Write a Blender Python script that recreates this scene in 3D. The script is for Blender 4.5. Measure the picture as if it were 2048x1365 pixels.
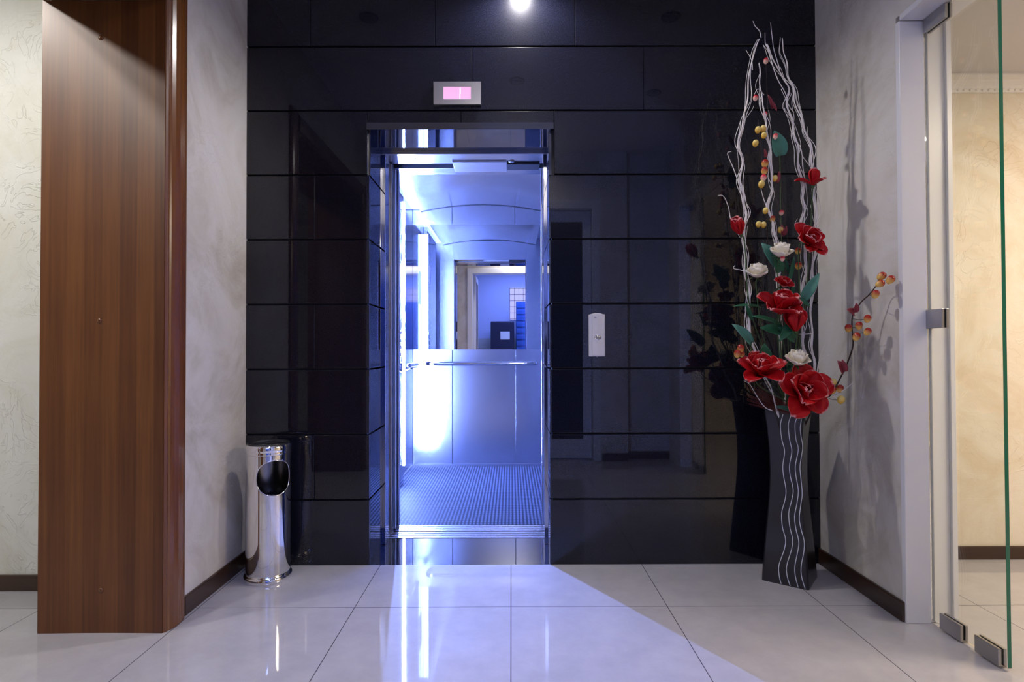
import bpy, math, random
from mathutils import Vector, Matrix
random.seed(7)
for o in list(bpy.data.objects): bpy.data.objects.remove(o)
S = bpy.context.scene
COL = S.collection
PI = math.pi

# ------------------------------------------------------------------ camera
FPX, EYE = 1150.0, 0.99
PITCH, YAW, ROLL = 16.5/FPX, -1.5/FPX, -0.003
cd = bpy.data.cameras.new('camera'); cam = bpy.data.objects.new('camera', cd); COL.objects.link(cam)
cd.sensor_width = 36; cd.lens = 36*FPX/2048; cd.clip_start = 0.01
cam.location = (0, 0, EYE)
RM = Matrix.Rotation(YAW, 3, 'Z') @ Matrix.Rotation(PI/2+PITCH, 3, 'X') @ Matrix.Rotation(ROLL, 3, 'Z')
cam.rotation_euler = RM.to_euler()
S.camera = cam
S.view_settings.view_transform = 'Standard'; S.view_settings.look = 'None'
S.view_settings.gamma = 1; S.view_settings.exposure = 0.0; S.view_settings.use_curve_mapping = False
w = bpy.data.worlds.new('world'); S.world = w; w.use_nodes = True
w.node_tree.nodes['Background'].inputs[0].default_value = (0.25, 0.35, 0.7, 1)
w.node_tree.nodes['Background'].inputs[1].default_value = 0.3

# ------------------------------------------------------------------ room lamps (downlights, luminaires), an added hall fill, stand-in dusk light
def lamp(name, kind, loc, power, color, size=0.06, spot=None, aim=None, blend=0.5, sy=None, spread=None):
    d = bpy.data.lights.new(name, kind); d.energy = power; d.color = color
    if kind == 'AREA':
        d.size = size
        if sy: d.shape = 'RECTANGLE'; d.size_y = sy
        if spread: d.spread = spread
    else: d.shadow_soft_size = size
    if kind == 'SPOT': d.spot_size = spot; d.spot_blend = blend
    o = bpy.data.objects.new(name, d); COL.objects.link(o); o.location = loc
    if aim is not None: o.rotation_euler = (Vector(aim)-Vector(loc)).to_track_quat('-Z', 'Y').to_euler()
    return o
CEIL = 2.75
NEU = (1.0, 0.945, 0.93); COR = (1.0, 0.965, 0.90); COOL = (0.80, 0.86, 1.0); WARM = (1.0, 0.83, 0.64)
lamp('hall_downlight_lamp', 'SPOT', (0.05, 2.51, CEIL-0.03), 56, NEU, 0.035, 2.75, (0.05, 2.45, 0), 0.6)
lamp('hall_front_fill', 'SPOT', (0.04, 0.46, CEIL-0.03), 36, NEU, 0.07, 2.95, (0.0, 0.9, 0), 0.6)  # fill light added to brighten the hall, placed out of the granite's reflections
lamp('corridor_lamp_a', 'SPOT', (-2.39, 1.25, CEIL-0.03), 72, COR, 0.05, 2.9, (-2.3, 1.5, 0), 0.6)
lamp('corridor_lamp_b', 'SPOT', (-2.14, 0.30, CEIL-0.03), 75, COR, 0.05, 2.9, (-2.0, 0.8, 0), 0.6)
lamp('side_room_lamp', 'AREA', (2.9, 1.2, 2.25), 75, WARM, 0.9, aim=(2.9, 1.3, 0))
lamp('rear_room_dusk_fill', 'AREA', (0.2, -1.4, CEIL-0.04), 60, (0.28, 0.38, 1.0), 1.1, aim=(0.2, -1.4, 0))  # added overhead area light, stands in for dusk daylight in the rear room

# ------------------------------------------------------------------ materials
def newmat(name):
    m = bpy.data.materials.new(name); m.use_nodes = True
    nt = m.node_tree; b = nt.nodes['Principled BSDF']
    return m, nt, b
def N(nt, t, **k):
    n = nt.nodes.new(t)
    for a, v in k.items():
        if a.startswith('i_'):
            key = a[2:]; key = int(key) if key.isdigit() else key.replace('_', ' ')
            n.inputs[key].default_value = v
        else: setattr(n, a, v)
    return n
def L(nt, a, b): nt.links.new(a, b)
def mt(nt, op, a, b=None, c=None):
    n = nt.nodes.new('ShaderNodeMath'); n.operation = op
    for i, v in enumerate((a, b, c)):
        if v is None: continue
        if isinstance(v, (int, float)): n.inputs[i].default_value = v
        else: nt.links.new(v, n.inputs[i])
    return n.outputs[0]
def plain(name, col, rough=0.5, metal=0.0, spec=0.5, coat=0, bump=0, bscale=60):
    m, nt, b = newmat(name)
    b.inputs['Base Color'].default_value = (*col, 1); b.inputs['Roughness'].default_value = rough
    b.inputs['Metallic'].default_value = metal; b.inputs['Specular IOR Level'].default_value = spec
    b.inputs['Coat Weight'].default_value = coat; b.inputs['Coat Roughness'].default_value = 0.05
    tc = N(nt, 'ShaderNodeTexCoord'); no = N(nt, 'ShaderNodeTexNoise', i_Scale=bscale, i_Detail=3.0)
    L(nt, tc.outputs['Object'], no.inputs['Vector'])
    mr = N(nt, 'ShaderNodeMapRange'); mr.inputs['To Min'].default_value = rough*0.92; mr.inputs['To Max'].default_value = min(1, rough*1.08)
    L(nt, no.outputs['Fac'], mr.inputs['Value']); L(nt, mr.outputs[0], b.inputs['Roughness'])
    if bump:
        bp = N(nt, 'ShaderNodeBump', i_Strength=bump, i_Distance=0.002)
        L(nt, no.outputs['Fac'], bp.inputs['Height']); L(nt, bp.outputs[0], b.inputs['Normal'])
    return m
def emit(name, col, s):
    m, nt, b = newmat(name)
    b.inputs['Base Color'].default_value = (0, 0, 0, 1)
    b.inputs['Emission Color'].default_value = (*col, 1); b.inputs['Emission Strength'].default_value = s
    return m
def plaster(name, c1, c2, c3, bump=0.5, scale=9.0):
    m, nt, b = newmat(name)
    g = N(nt, 'ShaderNodeNewGeometry')
    n1 = N(nt, 'ShaderNodeTexNoise', i_Scale=2.3, i_Detail=5.0, i_Roughness=0.65, i_Distortion=1.2)
    L(nt, g.outputs['Position'], n1.inputs['Vector'])
    cr = N(nt, 'ShaderNodeValToRGB'); e = cr.color_ramp
    e.elements[0].position = 0.3; e.elements[0].color = (*c1, 1); e.elements[1].position = 0.72; e.elements[1].color = (*c3, 1)
    k = e.elements.new(0.52); k.color = (*c2, 1)
    L(nt, n1.outputs['Fac'], cr.inputs['Fac']); L(nt, cr.outputs[0], b.inputs['Base Color'])
    # scratched, swirled trowel strokes
    n2 = N(nt, 'ShaderNodeTexNoise', i_Scale=scale, i_Detail=2.0, i_Roughness=0.5, i_Distortion=3.5)
    L(nt, g.outputs['Position'], n2.inputs['Vector'])
    r = mt(nt, 'ABSOLUTE', mt(nt, 'SUBTRACT', n2.outputs['Fac'], 0.5))
    ridge = mt(nt, 'SUBTRACT', 1.0, mt(nt, 'MINIMUM', mt(nt, 'MULTIPLY', r, 55.0), 1.0))
    n3 = N(nt, 'ShaderNodeTexNoise', i_Scale=3.2, i_Detail=1.0)
    L(nt, g.outputs['Position'], n3.inputs['Vector'])
    mask = mt(nt, 'MAXIMUM', mt(nt, 'MULTIPLY', mt(nt, 'SUBTRACT', n3.outputs['Fac'], 0.42), 4.0), 0.0)
    n4 = N(nt, 'ShaderNodeTexNoise', i_Scale=38.0, i_Detail=6.0, i_Roughness=0.65, i_Distortion=0.7)
    L(nt, g.outputs['Position'], n4.inputs['Vector'])
    h = mt(nt, 'ADD', mt(nt, 'MULTIPLY', mt(nt, 'MULTIPLY', ridge, mt(nt, 'MINIMUM', mask, 1.0)), 0.55), mt(nt, 'MULTIPLY', n4.outputs['Fac'], 0.5))
    bp = N(nt, 'ShaderNodeBump', i_Strength=bump, i_Distance=0.004)
    L(nt, h, bp.inputs['Height']); L(nt, bp.outputs[0], b.inputs['Normal'])
    b.inputs['Roughness'].default_value = 0.55; b.inputs['Specular IOR Level'].default_value = 0.35
    return m
def wood(name, c1, c2, c3, rough=0.42, axis='X', stave=0.062, coat=0.15):
    m, nt, b = newmat(name)
    g = N(nt, 'ShaderNodeNewGeometry'); sx = N(nt, 'ShaderNodeSeparateXYZ'); L(nt, g.outputs['Position'], sx.inputs[0])
    u = sx.outputs[axis]
    wob = mt(nt, 'ADD', mt(nt, 'DIVIDE', u, stave), 40.3)
    cell = mt(nt, 'FLOOR', wob)
    wn = N(nt, 'ShaderNodeTexWhiteNoise', noise_dimensions='1D'); L(nt, cell, wn.inputs['W'])
    mp = N(nt, 'ShaderNodeMapping'); L(nt, g.outputs['Position'], mp.inputs['Vector'])
    mp.inputs['Scale'].default_value = (90, 90, 2.2) if axis in 'XY' and stave < 5 else (3, 3, 90)
    n = N(nt, 'ShaderNodeTexNoise', i_Scale=1.0, i_Detail=5.0, i_Roughness=0.6); L(nt, mp.outputs[0], n.inputs['Vector'])
    n2 = N(nt, 'ShaderNodeTexNoise', i_Scale=3.0, i_Detail=2.0)
    L(nt, g.outputs['Position'], n2.inputs['Vector'])
    f = mt(nt, 'ADD', mt(nt, 'MULTIPLY', wn.outputs['Value'], 0.25), mt(nt, 'MULTIPLY', n.outputs['Fac'], 0.7))
    f = mt(nt, 'ADD', f, mt(nt, 'MULTIPLY', mt(nt, 'SUBTRACT', n2.outputs['Fac'], 0.4), 0.3))
    cr = N(nt, 'ShaderNodeValToRGB'); e = cr.color_ramp
    e.elements[0].position = 0.15; e.elements[0].color = (*c1, 1); e.elements[1].position = 0.85; e.elements[1].color = (*c3, 1)
    k = e.elements.new(0.5); k.color = (*c2, 1)
    L(nt, f, cr.inputs['Fac']); L(nt, cr.outputs[0], b.inputs['Base Color'])
    b.inputs['Roughness'].default_value = rough; b.inputs['Coat Weight'].default_value = coat; b.inputs['Coat Roughness'].default_value = 0.22
    bp = N(nt, 'ShaderNodeBump', i_Strength=0.05, i_Distance=0.001); L(nt, n.outputs['Fac'], bp.inputs['Height']); L(nt, bp.outputs[0], b.inputs['Normal'])
    return m
def floor_mat():
    m, nt, b = newmat('polished_tile')
    g = N(nt, 'ShaderNodeNewGeometry'); sx = N(nt, 'ShaderNodeSeparateXYZ'); L(nt, g.outputs['Position'], sx.inputs[0])
    def seam(out, off, wd):
        t = mt(nt, 'ADD', mt(nt, 'DIVIDE', mt(nt, 'SUBTRACT', out, off), 0.6), 20.5)
        fr = mt(nt, 'ABSOLUTE', mt(nt, 'SUBTRACT', mt(nt, 'FRACT', t), 0.5))
        return mt(nt, 'LESS_THAN', fr, wd/1.2)
    line = mt(nt, 'MAXIMUM', seam(sx.outputs['X'], -0.004, 0.0028), seam(sx.outputs['Y'], 2.223, 0.0028))
    n = N(nt, 'ShaderNodeTexNoise', i_Scale=7.0, i_Detail=8.0, i_Roughness=0.7); L(nt, g.outputs['Position'], n.inputs['Vector'])
    cr = N(nt, 'ShaderNodeValToRGB'); e = cr.color_ramp
    e.elements[0].position = 0.35; e.elements[0].color = (0.385, 0.375, 0.40, 1); e.elements[1].position = 0.65; e.elements[1].color = (0.44, 0.425, 0.45, 1)
    L(nt, n.outputs['Fac'], cr.inputs['Fac'])
    mx = N(nt, 'ShaderNodeMix', data_type='RGBA'); L(nt, line, mx.inputs[0]); L(nt, cr.outputs[0], mx.inputs[6]); mx.inputs[7].default_value = (0.05, 0.045, 0.06, 1)
    L(nt, mx.outputs[2], b.inputs['Base Color'])
    b.inputs['Roughness'].default_value = 0.6; b.inputs['Coat Weight'].default_value = 1.0; b.inputs['Coat Roughness'].default_value = 0.03; b.inputs['Coat IOR'].default_value = 1.45
    b.inputs['Specular IOR Level'].default_value = 0.03
    return m
def granite_mat(name='black_granite', ior=1.5, spec=0.10):
    m, nt, b = newmat(name)
    g = N(nt, 'ShaderNodeNewGeometry')
    n = N(nt, 'ShaderNodeTexNoise', i_Scale=380.0, i_Detail=2.0); L(nt, g.outputs['Position'], n.inputs['Vector'])
    cr = N(nt, 'ShaderNodeValToRGB'); e = cr.color_ramp
    e.elements[0].position = 0.45; e.elements[0].color = (0.0015, 0.002, 0.006, 1); e.elements[1].position = 0.78; e.elements[1].color = (0.012, 0.013, 0.03, 1)
    L(nt, n.outputs['Fac'], cr.inputs['Fac']); L(nt, cr.outputs[0], b.inputs['Base Color'])
    b.inputs['Roughness'].default_value = 0.30; b.inputs['Specular IOR Level'].default_value = spec
    b.inputs['Coat Weight'].default_value = 1; b.inputs['Coat Roughness'].default_value = 0.012; b.inputs['Coat IOR'].default_value = ior
    return m
def steel(name, col=(0.66, 0.66, 0.69), rough=0.25, streak='Z', amt=0.08):
    m, nt, b = newmat(name)
    b.inputs['Base Color'].default_value = (*col, 1); b.inputs['Metallic'].default_value = 1
    g = N(nt, 'ShaderNodeNewGeometry'); mp = N(nt, 'ShaderNodeMapping'); L(nt, g.outputs['Position'], mp.inputs['Vector'])
    sc = {'Z': (400, 400, 4), 'X': (4, 400, 400), 'Y': (400, 4, 400)}[streak]; mp.inputs['Scale'].default_value = sc
    n = N(nt, 'ShaderNodeTexNoise', i_Scale=1.0, i_Detail=2.0); L(nt, mp.outputs[0], n.inputs['Vector'])
    mr = N(nt, 'ShaderNodeMapRange'); mr.inputs['To Min'].default_value = max(0, rough-amt*0.5); mr.inputs['To Max'].default_value = rough+amt*0.5
    L(nt, n.outputs['Fac'], mr.inputs['Value']); L(nt, mr.outputs[0], b.inputs['Roughness'])
    return m
def rubber_mat():
    m, nt, b = newmat('studded_rubber')
    g = N(nt, 'ShaderNodeNewGeometry'); sx = N(nt, 'ShaderNodeSeparateXYZ'); L(nt, g.outputs['Position'], sx.inputs[0])
    def f(o): return mt(nt, 'SUBTRACT', mt(nt, 'FRACT', mt(nt, 'DIVIDE', mt(nt, 'ADD', o, 10.0), 0.0208)), 0.5)
    x, y = f(sx.outputs['X']), f(sx.outputs['Y'])
    d = mt(nt, 'SQRT', mt(nt, 'ADD', mt(nt, 'MULTIPLY', x, x), mt(nt, 'MULTIPLY', y, y)))
    h = mt(nt, 'SUBTRACT', 1.0, mt(nt, 'SMOOTH_MIN', mt(nt, 'MULTIPLY', mt(nt, 'MAXIMUM', mt(nt, 'SUBTRACT', d, 0.24), 0.0), 9.0), 1.0, 0.1))
    bp = N(nt, 'ShaderNodeBump', i_Strength=1.0, i_Distance=0.003); L(nt, h, bp.inputs['Height']); L(nt, bp.outputs[0], b.inputs['Normal'])
    mx = N(nt, 'ShaderNodeMix', data_type='RGBA'); L(nt, h, mx.inputs[0]); mx.inputs[6].default_value = (0.015, 0.018, 0.03, 1); mx.inputs[7].default_value = (0.13, 0.14, 0.18, 1)
    L(nt, mx.outputs[2], b.inputs['Base Color']); b.inputs['Roughness'].default_value = 0.6; b.inputs['Specular IOR Level'].default_value = 0.04
    return m
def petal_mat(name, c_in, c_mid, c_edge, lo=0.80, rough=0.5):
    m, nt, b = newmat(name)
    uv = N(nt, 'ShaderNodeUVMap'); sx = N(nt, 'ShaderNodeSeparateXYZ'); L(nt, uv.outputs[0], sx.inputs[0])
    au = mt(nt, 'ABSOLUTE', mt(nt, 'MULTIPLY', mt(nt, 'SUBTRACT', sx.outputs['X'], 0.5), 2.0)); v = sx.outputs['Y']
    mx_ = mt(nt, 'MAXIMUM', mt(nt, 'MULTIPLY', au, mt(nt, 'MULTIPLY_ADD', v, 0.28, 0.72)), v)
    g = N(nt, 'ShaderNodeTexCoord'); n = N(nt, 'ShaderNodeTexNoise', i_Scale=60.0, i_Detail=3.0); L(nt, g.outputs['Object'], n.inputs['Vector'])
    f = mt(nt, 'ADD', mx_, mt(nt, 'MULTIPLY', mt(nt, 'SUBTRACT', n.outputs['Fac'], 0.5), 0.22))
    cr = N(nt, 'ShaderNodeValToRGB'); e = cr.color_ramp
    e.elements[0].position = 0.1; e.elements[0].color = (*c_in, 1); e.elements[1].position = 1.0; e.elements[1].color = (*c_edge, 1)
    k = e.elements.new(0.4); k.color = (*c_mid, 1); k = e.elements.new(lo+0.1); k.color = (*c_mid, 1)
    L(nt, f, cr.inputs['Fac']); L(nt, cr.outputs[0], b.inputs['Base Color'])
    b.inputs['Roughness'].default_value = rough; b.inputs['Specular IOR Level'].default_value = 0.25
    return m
def berry_mat(name, ca, cb, z0=0.3, z1=0.75):
    m, nt, b = newmat(name)
    tc = N(nt, 'ShaderNodeTexCoord'); sx = N(nt, 'ShaderNodeSeparateXYZ'); L(nt, tc.outputs['Generated'], sx.inputs[0])
    cr = N(nt, 'ShaderNodeValToRGB'); e = cr.color_ramp
    e.elements[0].position = z0; e.elements[0].color = (*ca, 1); e.elements[1].position = z1; e.elements[1].color = (*cb, 1)
    L(nt, sx.outputs['Z'], cr.inputs['Fac']); L(nt, cr.outputs[0], b.inputs['Base Color'])
    b.inputs['Roughness'].default_value = 0.25
    return m
def glass_mat():
    m, nt, b = newmat('clear_glass')
    b.inputs['Base Color'].default_value = (0.97, 1.0, 0.985, 1); b.inputs['Roughness'].default_value = 0.0
    b.inputs['Transmission Weight'].default_value = 1; b.inputs['IOR'].default_value = 1.5
    return m

M = dict(
    floor=floor_mat(), granite=granite_mat(), slab=granite_mat('mirror_polished_slab', 2.3, 0.0),
    plaster_hall=plaster('hall_plaster', (0.46, 0.42, 0.35), (0.62, 0.59, 0.54), (0.68, 0.66, 0.64), 0.55, 8),
    plaster_left=plaster('corridor_plaster', (0.62, 0.61, 0.52), (0.70, 0.70, 0.655), (0.74, 0.74, 0.71), 0.75, 6),
    plaster_side=plaster('side_plaster', (0.66, 0.56, 0.42), (0.74, 0.68, 0.57), (0.78, 0.74, 0.66), 0.6, 6),
    white=plain('white_paint', (0.74, 0.74, 0.76), 0.3, bscale=3), ceiling=plain('ceiling_paint', (0.62, 0.61, 0.62), 0.8),
    cornice=plain('cornice_plaster', (0.78, 0.76, 0.73), 0.6),
    wood=wood('mahogany_lining', (0.055, 0.014, 0.003), (0.118, 0.037, 0.0085), (0.185, 0.068, 0.016)),
    moulding=wood('mahogany_moulding', (0.07, 0.019, 0.003), (0.13, 0.041, 0.007), (0.20, 0.072, 0.013), 0.25, 'X', 0.4, 0.6),
    skirting=wood('walnut_skirting', (0.016, 0.006, 0.003), (0.042, 0.017, 0.008), (0.08, 0.036, 0.017), 0.35, 'Z', 9.0, 0.3),
    steel=steel('brushed_steel', rough=0.30), steel_cab=steel('cab_steel', (0.61, 0.62, 0.68), rough=0.22, amt=0.05), steel_smooth=steel('smooth_cab_steel', (0.50, 0.53, 0.62), rough=0.09, amt=0.02), steel_x=steel('brushed_steel_lengthwise', rough=0.22, streak='X'),
    steel_fix=steel('satin_steel', (0.46, 0.45, 0.45), 0.3), steel_pol=steel('polished_frame_steel', (0.55, 0.55, 0.57), 0.10, amt=0.03),
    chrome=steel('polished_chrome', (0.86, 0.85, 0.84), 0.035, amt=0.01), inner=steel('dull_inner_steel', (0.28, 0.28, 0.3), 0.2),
    mirror=steel('mirror_silver', (0.86, 0.88, 0.93), 0.0, amt=0.0),
    black=plain('black_plastic', (0.01, 0.01, 0.012), 0.35), dark=plain('dark_void', (0.008, 0.009, 0.014), 0.8),
    rubber=rubber_mat(), vase=plain('black_vase_glaze', (0.012, 0.012, 0.018), 0.30, coat=0.35),
    vline=plain('white_relief_line', (0.75, 0.78, 0.85), 0.4), willow=plain('whitewashed_willow', (0.84, 0.80, 0.78), 0.6, bump=0.5, bscale=90),
    stem=plain('dark_stem', (0.035, 0.014, 0.012), 0.6), gstem=plain('green_stem', (0.05, 0.10, 0.03), 0.5),
    leaf=petal_mat('green_leaf', (0.03, 0.10, 0.05), (0.02, 0.115, 0.055), (0.06, 0.20, 0.11), 0.7, 0.42),
    leaf2=petal_mat('grey_green_leaf', (0.06, 0.16, 0.12), (0.07, 0.22, 0.17), (0.14, 0.34, 0.27), 0.6, 0.5),
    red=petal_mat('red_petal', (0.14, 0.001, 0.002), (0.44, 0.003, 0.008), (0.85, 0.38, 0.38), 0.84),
    rose=petal_mat('cream_petal', (0.60, 0.47, 0.24), (0.82, 0.76, 0.60), (0.88, 0.84, 0.75), 0.7),
    plum=petal_mat('plum_petal', (0.18, 0.03, 0.04), (0.24, 0.035, 0.05), (0.40, 0.13, 0.17), 0.7),
    berry=berry_mat('yellow_red_berry', (0.80, 0.50, 0.12), (0.36, 0.018, 0.010), 0.2, 0.7),
    yberry=berry_mat('yellow_berry', (0.78, 0.45, 0.05), (0.80, 0.66, 0.22), 0.2, 0.9),
    bud=berry_mat('pink_bud', (0.85, 0.55, 0.45), (0.70, 0.03, 0.06)),
    plume=plain('burgundy_plume', (0.14, 0.02, 0.02), 0.7), glass=glass_mat(), gedge=plain('green_glass_edge', (0.0, 0.13, 0.075), 0.08, spec=0.8),
    pane=plain('dark_door_glass', (0.006, 0.008, 0.016), 0.04), light=emit('lift_light', (0.21, 0.32, 1.0), 2900), strip=emit('lift_strip', (0.25, 0.36, 1.0), 45),
    cove=emit('cove_light', (0.25, 0.36, 1.0), 4), screen=emit('pink_screen', (1.0, 0.50, 0.90), 1.0), digit=emit('white_digit', (0.9, 1.0, 1.0), 1.6),
    lampglow=emit('downlight_glow', (0.85, 0.88, 1.0), 45), lampoff=plain('unlit_lamp', (0.25, 0.25, 0.25), 0.3),
    ring=plain('white_ring', (0.7, 0.7, 0.7), 0.3), off_white=plain('white_plastic', (0.72, 0.71, 0.72), 0.32),
    blue=plain('blue_wall', (0.45, 0.50, 0.75), 0.7), locker=plain('blue_locker', (0.03, 0.10, 0.40), 0.4), paper=plain('paper', (0.75, 0.75, 0.78), 0.8),
    navy=plain('navy_panel', (0.012, 0.016, 0.05), 0.5), grey=plain('grey_dado', (0.42, 0.43, 0.47), 0.6), daylight=emit('evening_window', (0.45, 0.45, 1.0), 1.3),
)

# ------------------------------------------------------------------ mesh helpers
class MB:
    def __init__(s): s.v = []; s.f = []; s.uv = {}
    def box(s, x0, x1, y0, y1, z0, z1):
        n = len(s.v)
        s.v += [(x0,y0,z0),(x1,y0,z0),(x1,y1,z0),(x0,y1,z0),(x0,y0,z1),(x1,y0,z1),(x1,y1,z1),(x0,y1,z1)]
        s.f += [tuple(n+i for i in q) for q in ((0,3,2,1),(4,5,6,7),(0,1,5,4),(1,2,6,5),(2,3,7,6),(3,0,4,7))]
        return s
    def tube(s, pts, rad, seg=8, cap=True):
        pts = [Vector(p) for p in pts]; n = len(pts)
        if isinstance(rad, (int, float)): rad = [rad]*n
        t0 = (pts[1]-pts[0]).normalized(); a = t0.orthogonal().normalized(); base = len(s.v)
        for i in range(n):
            t = (pts[min(i+1, n-1)]-pts[max(i-1, 0)]).normalized()
            a = (a - t*a.dot(t)); a = a.normalized() if a.length > 1e-6 else t.orthogonal().normalized()
            b = t.cross(a)
            for k in range(seg):
                q = 2*PI*k/seg; s.v.append(tuple(pts[i]+(a*math.cos(q)+b*math.sin(q))*rad[i]))
        for i in range(n-1):
            for k in range(seg):
                k2 = (k+1) % seg; A = base+i*seg
                s.f.append((A+k, A+k2, A+seg+k2, A+seg+k))
        if cap:
            s.f.append(tuple(base+k for k in reversed(range(seg)))); s.f.append(tuple(base+(n-1)*seg+k for k in range(seg)))
        return s
    def ring(s, pts, r, seg=8):
        pts = [Vector(p) for p in pts]; n = len(pts); base = len(s.v); c = sum(pts, Vector())/n
        for i in range(n):
            t = (pts[(i+1) % n]-pts[i-1]).normalized(); a = (pts[i]-c); a = (a-t*a.dot(t)).normalized(); b = t.cross(a)
            for k in range(seg):
                q = 2*PI*k/seg; s.v.append(tuple(pts[i]+(a*math.cos(q)+b*math.sin(q))*r))
        for i in range(n):
            for k in range(seg):
                A = base+i*seg; B = base+((i+1) % n)*seg; k2 = (k+1) % seg
                s.f.append((A+k, A+k2, B+k2, B+k))
        return s
    def lathe(s, prof, c=(0, 0, 0), seg=48, mat=None):
        base = len(s.v)
        for r, z in prof:
            for k in range(seg):
                q = 2*PI*k/seg; p = Vector((r*math.cos(q), r*math.sin(q), z))
                if mat: p = mat @ p
                s.v.append(tuple(p+Vector(c)))
        for i in range(len(prof)-1):
            for k in range(seg):
                k2 = (k+1) % seg; A = base+i*seg
                s.f.append((A+k, A+k2, A+seg+k2, A+seg+k))
        if prof[0][0] > 1e-5: s.f.append(tuple(base+k for k in reversed(range(seg))))
        if prof[-1][0] > 1e-5: s.f.append(tuple(base+(len(prof)-1)*seg+k for k in range(seg)))
        return s
    def prism(s, poly, axis, a0, a1):
        # poly in the two other axes (in cyclic order), extruded along axis
        n = len(s.v); m = len(poly)
        for a in (a0, a1):
            for p, q in poly:
                s.v.append({'X': (a, p, q), 'Y': (p, a, q), 'Z': (p, q, a)}[axis])
        for i in range(m):
            j = (i+1) % m; s.f.append((n+i, n+j, n+m+j, n+m+i))
        s.f.append(tuple(n+i for i in reversed(range(m)))); s.f.append(tuple(n+m+i for i in range(m)))
        return s
    def petal(s, mat, Ln, W, a0, a1, cup, az, nu=9, nv=12, wav=0.0, tip=0.6, r0=0.0, seed=0, broad=False):
        base = len(s.v); R = Matrix.Rotation(az, 4, 'Z'); rs = random.Random(seed); ph = rs.random()*6
        x, z, pa = r0, 0.0, a0
        for j in range(nv+1):
            v = j/nv; a = a0+(a1-a0)*v
            if j: x += math.sin(a)*Ln/nv; z += math.cos(a)*Ln/nv
            wv = W*0.5*(math.sin(PI*min(1, (0.08+0.92*v)**tip))**0.75) if v < 1 else W*0.03
            if broad:
                vm = 0.62; wv = W*0.5*((0.22+0.78*math.sin(PI/2*v/vm)) if v < vm else max(0.10, (1-((v-vm)/(1-vm))**2.6))**0.6)
            for i in range(nu+1):
                u = 2*i/nu-1
                cu = cup*(u*u)*wv*(1-0.35*v)+wav*math.sin(ph+u*5+v*7)*v*W*0.08
                p = Vector((x-math.cos(a)*cu, u*wv*math.sqrt(max(0.05, 1-0.2*cup*u*u)), z+math.sin(a)*cu))
                s.v.append(tuple((mat @ R @ p)))
        for j in range(nv):
            for i in range(nu):
                A = base+j*(nu+1)+i; fi = len(s.f)
                s.f.append((A, A+1, A+nu+2, A+nu+1))
                s.uv[fi] = [(i/nu, j/nv), ((i+1)/nu, j/nv), ((i+1)/nu, (j+1)/nv), (i/nu, (j+1)/nv)]
        return s
    def build(s, name, mat, parent=None, smooth=False, bevel=0, solid=0, label=None, fix=True):
        me = bpy.data.meshes.new(name); me.from_pydata(s.v, [], s.f); me.materials.append(M[mat] if isinstance(mat, str) else mat)
        if s.uv:
            ul = me.uv_layers.new(name='UVMap')
            for pi, poly in enumerate(me.polygons):
                if pi in s.uv:
                    for li, c in zip(poly.loop_indices, s.uv[pi]): ul.data[li].uv = c
        if smooth:
            me.polygons.foreach_set('use_smooth', [True]*len(me.polygons))
        me.update()
        o = bpy.data.objects.new(name, me); COL.objects.link(o)
        if parent is not None:
            o.parent = parent; o.matrix_parent_inverse = Matrix.Translation(-Vector(parent.location))
        if fix and not s.uv:
            import bmesh
            bm = bmesh.new(); bm.from_mesh(me); bmesh.ops.recalc_face_normals(bm, faces=bm.faces); bm.to_mesh(me); bm.free()
        if bevel:
            md = o.modifiers.new('bevel', 'BEVEL'); md.width = bevel; md.segments = 2; md.limit_method = 'ANGLE'
        if solid:
            md = o.modifiers.new('solid', 'SOLIDIFY'); md.thickness = solid; md.offset = 0
        if label: o['label'] = label
        return o
def tag(o, label=None, cat=None, group=None, kind=None):
    if label: o['label'] = label
    if cat: o['category'] = cat
    if group: o['group'] = group
    if kind: o['kind'] = kind
    return o
def thing(name, label, cat, loc, group=None):
    o = bpy.data.objects.new(name, None); COL.objects.link(o); o.location = loc; o.empty_display_size = 0.05
    return tag(o, label, cat, group)
def box(name, mat, b, parent=None, bevel=0, label=None): return MB().box(*b).build(name, mat, parent, bevel=bevel, label=label)
def struct(o, label=None): o['kind'] = 'structure'; (o.__setitem__('label', label) if label else None); return o
def smooth_path(pts, n=8):
    P = [Vector(p) for p in pts]; P = [P[0]*2-P[1]]+P+[P[-1]*2-P[-2]]; out = []
    for i in range(1, len(P)-2):
        for k in range(n):
            t = k/n; a, b, c, d = P[i-1:i+3]
            out.append(0.5*((2*b)+(c-a)*t+(2*a-5*b+4*c-d)*t*t+(3*b-a-3*c+d)*t**3))
    out.append(P[-2]); return out
def pt(px, py, D):
    # measured sight line met at depth D (metres in front of the lens), used to read real positions off the survey photo
    d = RM @ Vector(((px-1024)/FPX, -(py-682.5)/FPX, -1)); return Vector((0, 0, EYE))+d*(D/d.y)
def proj(p):
    v = RM.transposed() @ (Vector(p)-Vector((0, 0, EYE))); return 1024-FPX*v.x/v.z, 682.5+FPX*v.y/v.z

# ------------------------------------------------------------------ key planes
XL, XR, YW = -1.225, 1.42, 2.655
OX0, OX1, OZ = -0.655, 0.176, 2.008
YF = 2.93            # landing frame plane
YS0, YS1 = 3.03, 3.244
YB = 4.83            # cab back wall
CX0, CX1 = -0.828, 0.345

# floors
f = MB().box(-4.2, 4.6, -2.8, YW+0.001, -0.05, 0).box(-4.2, OX0-0.3, YW, YW+0.06, -0.05, -0.001)
struct(f.build('floor', 'floor'), 'polished pale tiles with thin dark joints')
f2 = MB().box(XR+0.001, 4.6, YW+0.001, 2.72, -0.05, 0); o = f2.build('floor_side_room', 'floor'); struct(o, 'polished tile strip along the cream wall of the side room')

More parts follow.
